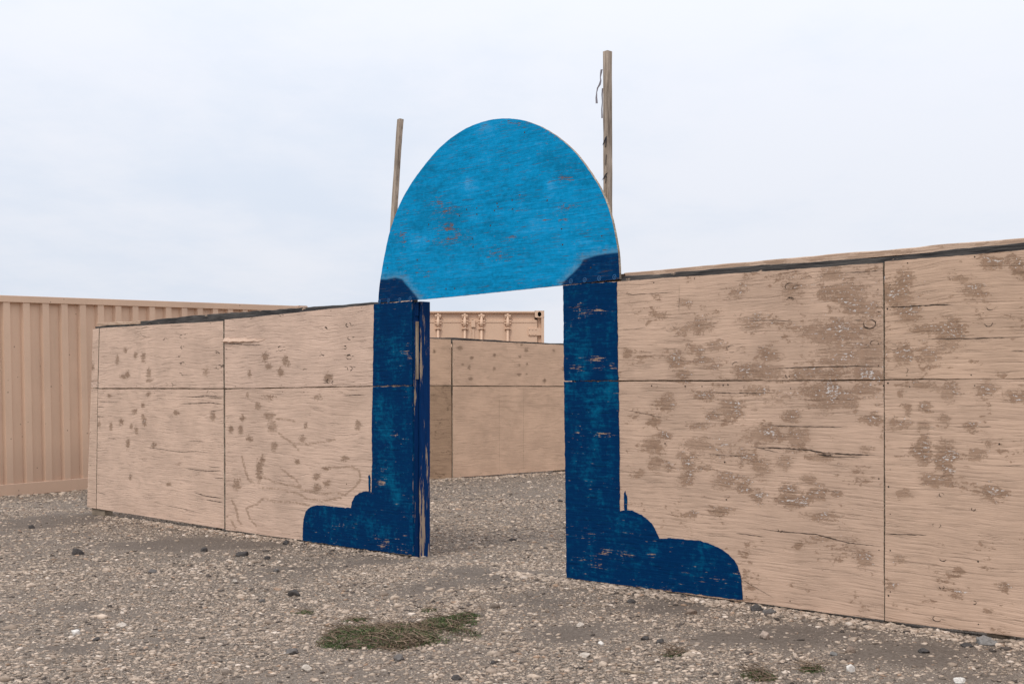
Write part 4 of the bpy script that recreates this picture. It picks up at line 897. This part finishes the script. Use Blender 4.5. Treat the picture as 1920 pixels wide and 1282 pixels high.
c = M.mix(M.mul(M.step(n3, 0.62, 0.7), 0.5), c, (0.50, 0.43, 0.36))
M.color(c)
hh = M.add(M.mul(n2, 0.6), M.add(M.mul(n3, 0.3), M.mul(amt, M.step(vr['Distance'], 0.6, 0.1))))
M.bump(hh, 0.9, 0.012)
ground = link('ground', gm, M.m); tag(ground, 'grey-brown yard of crushed stone and packed dirt', 'ground', kind='structure')

# ------------------------------------------------------------------ stones
def ico(sub):
    b = bmesh.new(); bmesh.ops.create_icosphere(b, subdivisions=sub, radius=1.0); V = np.array([v.co[:] for v in b.verts]); Fa = np.array([[v.index for v in f.verts] for f in b.faces]); b.free(); return V, Fa
def faceted(V, r, planes=10, flat=0.6, rough=0.04):
    nrm = r.normal(size=(planes, 3)); nrm /= np.linalg.norm(nrm, axis=1)[:, None]; d = r.uniform(0.62, 1.0, planes)
    dots = V @ nrm.T; rad = np.min(np.where(dots > 0.05, d / np.maximum(dots, 0.05), 9), axis=1); rad = np.minimum(rad, 1.25)
    rad *= 1 + (vnoise(V[:, 0] * 3 + 9, V[:, 1] * 3 + V[:, 2] * 2, int(r.integers(999))) - .5) * rough * 4
    P = V * rad[:, None]; P = P * np.array([1, r.uniform(.5, .95), flat * r.uniform(.7, 1.35)]); return P
pal = np.array([(0.53,0.445,0.362),(0.46,0.382,0.308),(0.39,0.320,0.256),(0.31,0.255,0.207),(0.21,0.177,0.148),(0.10,0.086,0.076),(0.62,0.545,0.465),(0.38,0.275,0.2)])
palp = np.array([.18,.20,.20,.16,.11,.07,.05,.03])
def stone_mat():
    M = Mat('crushed_stone', 0.95, 0.1); t = M.attrc('tint'); co = M.coord()
    n = M.noise(co, 210, 3, 0.6); n2 = M.noise(co, 60, 4, 0.65)
    c = M.scale(t, M.step(M.add(M.mul(n, .5), M.mul(n2, .5)), 0.25, 0.75, 0.72, 1.22)); M.color(c); M.bump(n2, 0.5, 0.006); return M.m
m_stone = stone_mat()
def scatter(name, X, Y, size, sub, nshape, seed, sink=0.34, flat=0.34):
    r = np.random.default_rng(seed); V0, F0 = ico(sub); shapes = [faceted(V0, r, flat=flat) for _ in range(nshape)]
    N = len(X); Zg = ground_h(X, Y); which = r.integers(0, nshape, N); S = np.array(shapes)[which]          # N,nv,3
    a = r.uniform(0, 6.283, N); tx = r.normal(0, .22, N); ca, sa_ = np.cos(a), np.sin(a)
    P = S * size[:, None, None]
    y1 = P[..., 1] * np.cos(tx)[:, None] - P[..., 2] * np.sin(tx)[:, None]; z1 = P[..., 1] * np.sin(tx)[:, None] + P[..., 2] * np.cos(tx)[:, None]
    x2 = P[..., 0] * ca[:, None] - y1 * sa_[:, None]; y2 = P[..., 0] * sa_[:, None] + y1 * ca[:, None]
    off = Zg + size * flat * (0.5 - sink)
    V = np.stack([x2 + X[:, None], y2 + Y[:, None], z1 + off[:, None]], -1).reshape(-1, 3)
    nvv = len(V0); Fi = (F0[None] + (np.arange(N) * nvv)[:, None, None]).reshape(-1)
    me = mesh_np(name, V, Fi, 3)
    pi = r.choice(len(pal), N, p=palp); c = pal[pi] * np.array([0.99, 0.928, 0.885]) * r.uniform(.70, 1.12, (N, 1)); c = np.hstack([c, np.ones((N, 1))])
    at = me.color_attributes.new('tint', 'FLOAT_COLOR', 'POINT'); at.data.foreach_set('color', np.repeat(c, nvv, 0).astype(np.float32).ravel())
    return me
def join_np(): pass
def pick(n, y0, y1, half, smin, smax, expo, seed, dens=1.0):
    r = np.random.default_rng(seed); u = r.random(n)
    Y = np.sqrt(y0 ** 2 + u * (y1 ** 2 - y0 ** 2)); X = r.uniform(-1, 1, n) * (half * Y + 1.0)
    size = smin * (1 + r.pareto(expo, n)); size = np.minimum(size, smax)
    dr = dirtness(X, Y); keep = r.random(n) < np.clip(1.02 - 1.05 * dr, 0.07, 1) * dens
    s, o = wall_dist(X, Y); keep &= ~((np.abs(o - 0.05) < 0.05) & (s > 0.2) & (s < 11.5) & ~((s > 5.3) & (s < 6.4)))
    c = (X - near_c.x) * xd.x + (Y - near_c.y) * xd.y; oc = -(X - near_c.x) * xd.y + (Y - near_c.y) * xd.x
    keep &= ~((oc > 0.05) & (c > 0) & (c < L_))
    return X[keep], Y[keep], size[keep]
parts = []
X, Y, S = pick(5500, 4.6, 13.0, 0.42, 0.008, 0.032, 2.2, 111); parts.append(scatter('gravel', X, Y, S, 2, 30, 11, sink=.42, flat=.42))
X, Y, S = pick(185000, 4.6, 9.0, 0.42, 0.0041, 0.019, 2.05, 101); parts.append(scatter('gravel', X, Y, S, 1, 24, 1))
X, Y, S = pick(120000, 8.6, 14.0, 0.42, 0.0050, 0.022, 2.0, 102); parts.append(scatter('gravel', X, Y, S, 1, 24, 2))
X, Y, S = pick(60000, 13.5, 21.5, 0.42, 0.0075, 0.028, 2.0, 103); parts.append(scatter('gravel', X, Y, S, 1, 16, 3))
# stones banked along the foot of the wall and of the container
r = np.random.default_rng(5)
s = np.concatenate([r.uniform(6.4, 11.0, 5200), r.uniform(0.4, 5.35, 2600)]); o = np.concatenate([-np.abs(r.normal(0, .13, 5200)) + 0.02, -np.abs(r.normal(0, .09, 2600)) + 0.02])
XY = MW.a[None] + s[:, None] * MW.d[None] + o[:, None] * np.array((-MW.d[1], MW.d[0]))[None]
S = np.minimum(0.0085 * (1 + r.pareto(2.6, len(s))), 0.030); parts.append(scatter('gravel', XY[:, 0], XY[:, 1], S, 1, 24, 4, sink=.2))
t = r.uniform(0, L_, 2200); o = -np.abs(r.normal(0, .14, 2200)); XYc = np.array(near_c)[None] + t[:, None] * np.array(xd)[None] + o[:, None] * np.array(yd)[None]
S = np.minimum(0.012 * (1 + r.pareto(2.4, 2200)), 0.05); parts.append(scatter('gravel', XYc[:, 0], XYc[:, 1], S, 1, 16, 5))
s = r.uniform(-2.2, 3.5, 2000); o = -np.abs(r.normal(0, .12, 2000)); XYf = FW.a[None] + s[:, None] * FW.d[None] + o[:, None] * np.array((-FW.d[1], FW.d[0]))[None]
S = np.minimum(0.012 * (1 + r.pareto(2.4, 2000)), 0.045); parts.append(scatter('gravel', XYf[:, 0], XYf[:, 1], S, 1, 16, 6))
VV, FF, CC, off = [], [], [], 0
for me in parts:
    v = np.zeros(len(me.vertices) * 3, np.float32); me.vertices.foreach_get('co', v); f = np.zeros(len(me.loops), np.int32); me.loops.foreach_get('vertex_index', f)
    cc = np.zeros(len(me.vertices) * 4, np.float32); me.color_attributes['tint'].data.foreach_get('color', cc)
    VV.append(v); FF.append(f + off); CC.append(cc); off += len(me.vertices); bpy.data.meshes.remove(me)
me = mesh_np('gravel', np.concatenate(VV).reshape(-1, 3), np.concatenate(FF), 3)
at = me.color_attributes.new('tint', 'FLOAT_COLOR', 'POINT'); at.data.foreach_set('color', np.concatenate(CC))
gravel = link('gravel', me, m_stone); tag(gravel, 'loose pale and grey crushed stone scattered over the yard', 'gravel', kind='stuff')

DK, MDK, LT, BR, GR, WH = (0.080,0.071,0.066), (0.14,0.124,0.113), (0.50,0.43,0.36), (0.24,0.18,0.14), (0.22,0.205,0.19), (0.66,0.61,0.55)
rocks = [ # px, py of the foot, width px, height/width, colour, label
 (144,1041,24,.72,DK,'large dark stone alone on the packed dirt, in front of the pinkish wall\'s far end'),
 (57,991,13,.8,DK,'small dark stone nearest the foot of the corrugated container'),
 (381,1034,15,.75,DK,'dark stone just below the joint between the pinkish plywood sheets'),
 (452,1043,24,.5,DK,'flat dark stone below the pinkish wall, left of the scroll-footed pilaster'),
 (500,1049,15,.7,DK,'small dark stone right beside the flat dark one, under the left pilaster\'s scroll foot'),
 (284,1075,22,.5,MDK,'low charcoal slab of stone on the open gravel, down from the pinkish wall'),
 (550,1119,24,.98,DK,'tall rounded dark stone standing on open gravel, behind the weed mat'),
 (490,1129,15,.6,MDK,'small charcoal stone to the left of the tall rounded dark stone'),
 (140,1191,17,.75,WH,'white stone in the left foreground gravel'),
 (226,1175,21,.55,LT,'pale flat stone to the right of the white foreground stone'),
 (180,1201,15,.7,DK,'dark stone just below the pale flat stone in the left foreground'),
 (536,1021,15,.8,DK,'dark stone against the foot of the left scroll-shaped blue paint'),
 (410,993,13,.6,DK,'small dark stone tucked under the pinkish wall at the sheet joint'),
 (419,1004,13,.5,BR,'rusty brown chip lying in front of the pinkish sheet joint'),
 (547,1226,28,.5,MDK,'broad charcoal stone at the near left edge of the weed mat'),
 (745,1239,26,.6,MDK,'rounded charcoal stone in front of the middle of the weed mat'),
 (575,1258,22,.7,LT,'pale angular stone in the bottom foreground below the weed mat'),
 (857,1275,22,.6,DK,'dark stone at the bottom edge, in front of the doorway'),
 (1420,1146,33,.55,DK,'largest dark stone, against the wall foot beside the right pilaster\'s scroll'),
 (1444,1154,27,.55,MDK,'charcoal stone leaning beside the largest dark stone at the wall foot'),
 (1437,1198,23,.85,(0.40,0.31,0.25),'tan block-shaped stone alone on dark dirt before the big plywood wall'),
 (1852,1210,50,.42,GR,'long grey boulder lying by the foot block of the big plywood wall'),
 (1815,1214,26,.5,DK,'dark stone next to the long grey boulder'),
 (1187,1131,22,.5,DK,'flat dark stone on the dirt just outside the right pilaster'),
 (1296,1152,25,.7,BR,'brown lump of stone in front of the right scroll-shaped blue paint'),
 (1088,1176,17,.7,LT,'pale stone on dirt below the doorway\'s right edge'),
 (1210,1200,17,.6,DK,'left of two small dark stones in the dirt ahead of the doorway\'s right side'),
 (1240,1206,18,.6,DK,'right of two small dark stones in the dirt ahead of the doorway\'s right side'),
 (1127,1209,12,.8,WH,'small white stone left of the two small dark stones'),
 (1597,1224,20,.75,BR,'brown stone in the right foreground dirt'),
 (1735,1224,22,.6,DK,'dark stone in the dirt, in front of the long grey boulder'),
 (1597,1260,18,1.0,WH,'upright white stone near the bottom edge, below the big plywood wall'),
 (1804,1281,26,.6,WH,'white flat stone at the bottom edge, under the long grey boulder'),
 (1097,1232,24,.5,LT,'pale flat stone in the bottom foreground, right of the weed mat'),
 (1565,1229,15,.7,GR,'grey stone left of the brown one in the right foreground'),
 (925,1245,14,.8,DK,'small dark stone right of the weed mat\'s tail end'),
 (961,1014,15,.5,DK,'dark stone inside the doorway on the gravel beyond'),
 (1050,941,12,.6,DK,'small dark stone beyond the doorway, beside the right pilaster'),
 (516,1073,13,.7,MDK,'charcoal stone in gravel between the left scroll and the tall rounded stone'),
 (440,1092,12,.7,LT,'small pale stone on open gravel left of the tall rounded stone'),
]
V3, F3 = ico(4)
for i, (px_, py_, w, hr, c, lab) in enumerate(rocks):
    r = np.random.default_rng(300 + i); X, Y, z = at_px(px_, py_); rad = w / F * Y * 0.5
    Y += rad * 0.7
    z = float(ground_h(np.array([X]), np.array([Y]))[0])
    P = faceted(V3, r, planes=18, flat=1.0, rough=0.05); P = P * np.array([1, 1, 1.0])
    P /= np.abs(P[:, 0]).max(); hz = np.abs(P[:, 2]).max(); P[:, 2] *= (hr * 1.15) / hz
    P += V3 * ((vnoise(V3[:, 0] * 7, V3[:, 1] * 7 + V3[:, 2] * 5, 70 + i) - .5) * 0.16)[:, None]
    P *= rad; P[:, 2] += rad * hr * 0.45
    me = mesh_np('rock', P, F3.ravel(), 3); cc = np.tile(np.array([*c, 1.0], np.float32), len(P))
    at = me.color_attributes.new('tint', 'FLOAT_COLOR', 'POINT'); at.data.foreach_set('color', cc)
    o = link('rock', me, m_stone); o.location = (X, Y, z - rad * 0.08); o.rotation_euler = (0, 0, 0)
    tag(o, lab, 'rock', 'larger stones lying in the yard')

# ------------------------------------------------------------------ weeds
def leaf_mat():
    M = Mat('small_weed_leaf', 0.8, 0.2); t = M.attrc('tint'); M.color(M.scale(t, M.step(M.noise(M.coord(), 300, 2), .3, .7, .8, 1.2))); return M.m
m_leaf = leaf_mat()
def weed(name, outline_px, nleaf, nstem, hgt, label, seed, dry=0.22):
    r = np.random.default_rng(seed); pg = np.array([at_px(*p)[:2] for p in outline_px]); c0 = pg.mean(0); z0 = float(ground_h(c0[:1], c0[1:])[0])
    root = tag(empty(name, (c0[0], c0[1], z0)), label, 'weed')
    lo_, hi_ = pg.min(0), pg.max(0)
    def pts(n):
        out = np.zeros((0, 2))
        while len(out) < n:
            q = r.uniform(lo_, hi_, (n * 2, 2)); d = poly_sd(q[:, 0], q[:, 1], pg) / 0.06
            k = fbm(q[:, 0] * 9, q[:, 1] * 9, seed, 3); out = np.vstack([out, q[(r.random(len(q)) < np.clip(d + 0.25, 0, 1) * np.clip(k * 2.4 - .45, 0.05, 1))]])
        return out[:n]
    p = pts(nleaf); g = ground_h(p[:, 0], p[:, 1]); edge = np.clip(poly_sd(p[:, 0], p[:, 1], pg) / 0.09, 0.12, 1)
    clump = fbm(p[:, 0] * 8 + 2, p[:, 1] * 8, seed + 5, 3); dryf = fbm(p[:, 0] * 4, p[:, 1] * 4 + 9, seed + 7, 3)
    z = g + hgt * edge * (0.35 + 0.9 * clump) * r.random(nleaf) ** .6
    ln = r.uniform(.004, .0105, nleaf); wd = ln * r.uniform(.35, .7, nleaf); a = r.uniform(0, 6.283, nleaf); tl_ = r.uniform(-.3, 1.0, nleaf)
    dx, dy, dz = np.cos(a) * np.cos(tl_), np.sin(a) * np.cos(tl_), np.sin(tl_); sx, sy = -np.sin(a), np.cos(a)
    base = np.stack([p[:, 0] - c0[0], p[:, 1] - c0[1], z - z0], -1); D = np.stack([dx, dy, dz], -1); Sd = np.stack([sx, sy, np.zeros(nleaf)], -1)
    V = np.stack([base - D * ln[:, None], base + Sd * wd[:, None] * .5, base + D * ln[:, None], base - Sd * wd[:, None] * .5], 1).reshape(-1, 3)
    me = mesh_np('foliage', V, np.arange(len(V)), 4)
    green = np.array((0.046, 0.066, 0.022)); grn2 = np.array((0.098, 0.125, 0.044)); brn = np.array((0.20, 0.14, 0.085))
    isdry = r.random(nleaf) < np.clip((dryf - .56) * 4 + dry - .1, 0.04, .85)
    cc = green + (grn2 - green) * r.random((nleaf, 1)); cc[isdry] = brn * r.uniform(.5, 1.25, (isdry.sum(), 1))
    cc = np.hstack([cc, np.ones((nleaf, 1))]); at = me.color_attributes.new('tint', 'FLOAT_COLOR', 'POINT'); at.data.foreach_set('color', np.repeat(cc, 4, 0).astype(np.float32).ravel())
    fo = link('foliage', me, m_leaf, root)
    if nstem:
        p = pts(nstem); VV, FF = [], []; cols = []
        for i in range(nstem):
            a = r.uniform(0, 6.283); L = r.uniform(.03, .13); n = 5; el = r.uniform(.0, .5); x, y = p[i]; z = float(ground_h(np.array([x]), np.array([y]))[0]) + r.uniform(0.004, hgt * .8); b0 = len(VV); rad = r.uniform(.0007, .0016)
            tone = np.array((0.27, 0.19, 0.13)) * r.uniform(.3, 1.2)
            for k in range(n):
                t = k / (n - 1); zz = z + L * math.sin(el) * t - 0.03 * t * t * el
                for q in range(3): VV.append((x - c0[0] + math.cos(q * 2.09) * rad, y - c0[1] + math.sin(q * 2.09) * rad, zz - z0 + math.sin(q * 2.09 + 1) * rad)); cols.append((*tone, 1))
                a += r.normal(0, .25); x += math.cos(a) * L / n; y += math.sin(a) * L / n
            for k in range(n - 1):
                for q in range(3): FF.append((b0 + 3 * k + q, b0 + 3 * k + (q + 1) % 3, b0 + 3 * k + 3 + (q + 1) % 3, b0 + 3 * k + 3 + q))
        me = mesh_np('dry_stems', np.array(VV), np.array(FF).ravel(), 4); at = me.color_attributes.new('tint', 'FLOAT_COLOR', 'POINT'); at.data.foreach_set('color', np.array(cols, np.float32).ravel())
        link('dry_stems', me, m_leaf, root)
    return root
weed('weed_mat', [(594,1212),(600,1196),(622,1180),(660,1176),(705,1178),(740,1172),(775,1172),(800,1163),(840,1158),(880,1150),(903,1154),(898,1168),(870,1176),(905,1186),(892,1198),(840,1206),(790,1212),(740,1222),(690,1216),(640,1218)], 24000, 1000, 0.042, 'low spreading mat of green and dried weeds in the gravel before the doorway', 1)
weed('weed_tuft', [(640,1166),(660,1160),(690,1158),(690,1165),(660,1168)], 800, 40, 0.025, 'thin sprig of weeds just behind the weed mat', 2)
weed('weed_tuft', [(1390,1268),(1400,1258),(1425,1256),(1450,1262),(1455,1274),(1420,1276)], 1700, 60, 0.03, 'green weed tuft at the bottom edge, larger of the two before the big plywood wall', 3, dry=.1)
weed('weed_tuft', [(1498,1256),(1515,1248),(1540,1250),(1542,1258),(1515,1262)], 1200, 40, 0.03, 'smaller green weed tuft next to the larger one near the bottom edge', 4, dry=.1)
weed('weed_tuft', [(545,1148),(570,1143),(590,1146),(588,1151),(555,1152)], 500, 20, 0.02, 'tiny weed sprig below the tall rounded dark stone', 5)
weed('weed_tuft', [(785,1143),(805,1140),(822,1142),(818,1147),(790,1147)], 500, 20, 0.02, 'tiny weed sprig behind the tail end of the weed mat', 6)
weed('weed_tuft', [(1240,1226),(1265,1218),(1285,1221),(1280,1230),(1250,1232)], 500, 60, 0.02, 'dry brownish weed sprig in the dirt ahead of the right pilaster', 7, dry=.5)
# a stick lying in the gravel
x0_, y0_, z0_ = at_px(1163, 1262); x1_, y1_, z1_ = at_px(1209, 1266)
b = bmesh.new(); prev = None
for i in range(9):
    t = i / 8; c = Vector(((x1_ - x0_) * t, (y1_ - y0_) * t + .004 * math.sin(t * 5), 0.012 + (z1_ - z0_) * t + .003 * math.sin(t * 9))); rr_ = 0.0065 * (1.1 - .4 * t)
    q = [b.verts.new(c + Vector((0, math.cos(a) * rr_, math.sin(a) * rr_))) for a in [k * 1.0472 for k in range(6)]]
    if prev:
        for k in range(6): b.faces.new((prev[k], q[k], q[(k + 1) % 6], prev[(k + 1) % 6]))
    else: b.faces.new(q)
    prev = q
b.faces.new(prev); tw = bobj('twig', b, m_lumber); tw.location = (x0_, y0_, z0_); tag(tw, 'short bleached stick lying flat in the bottom foreground gravel', 'stick')
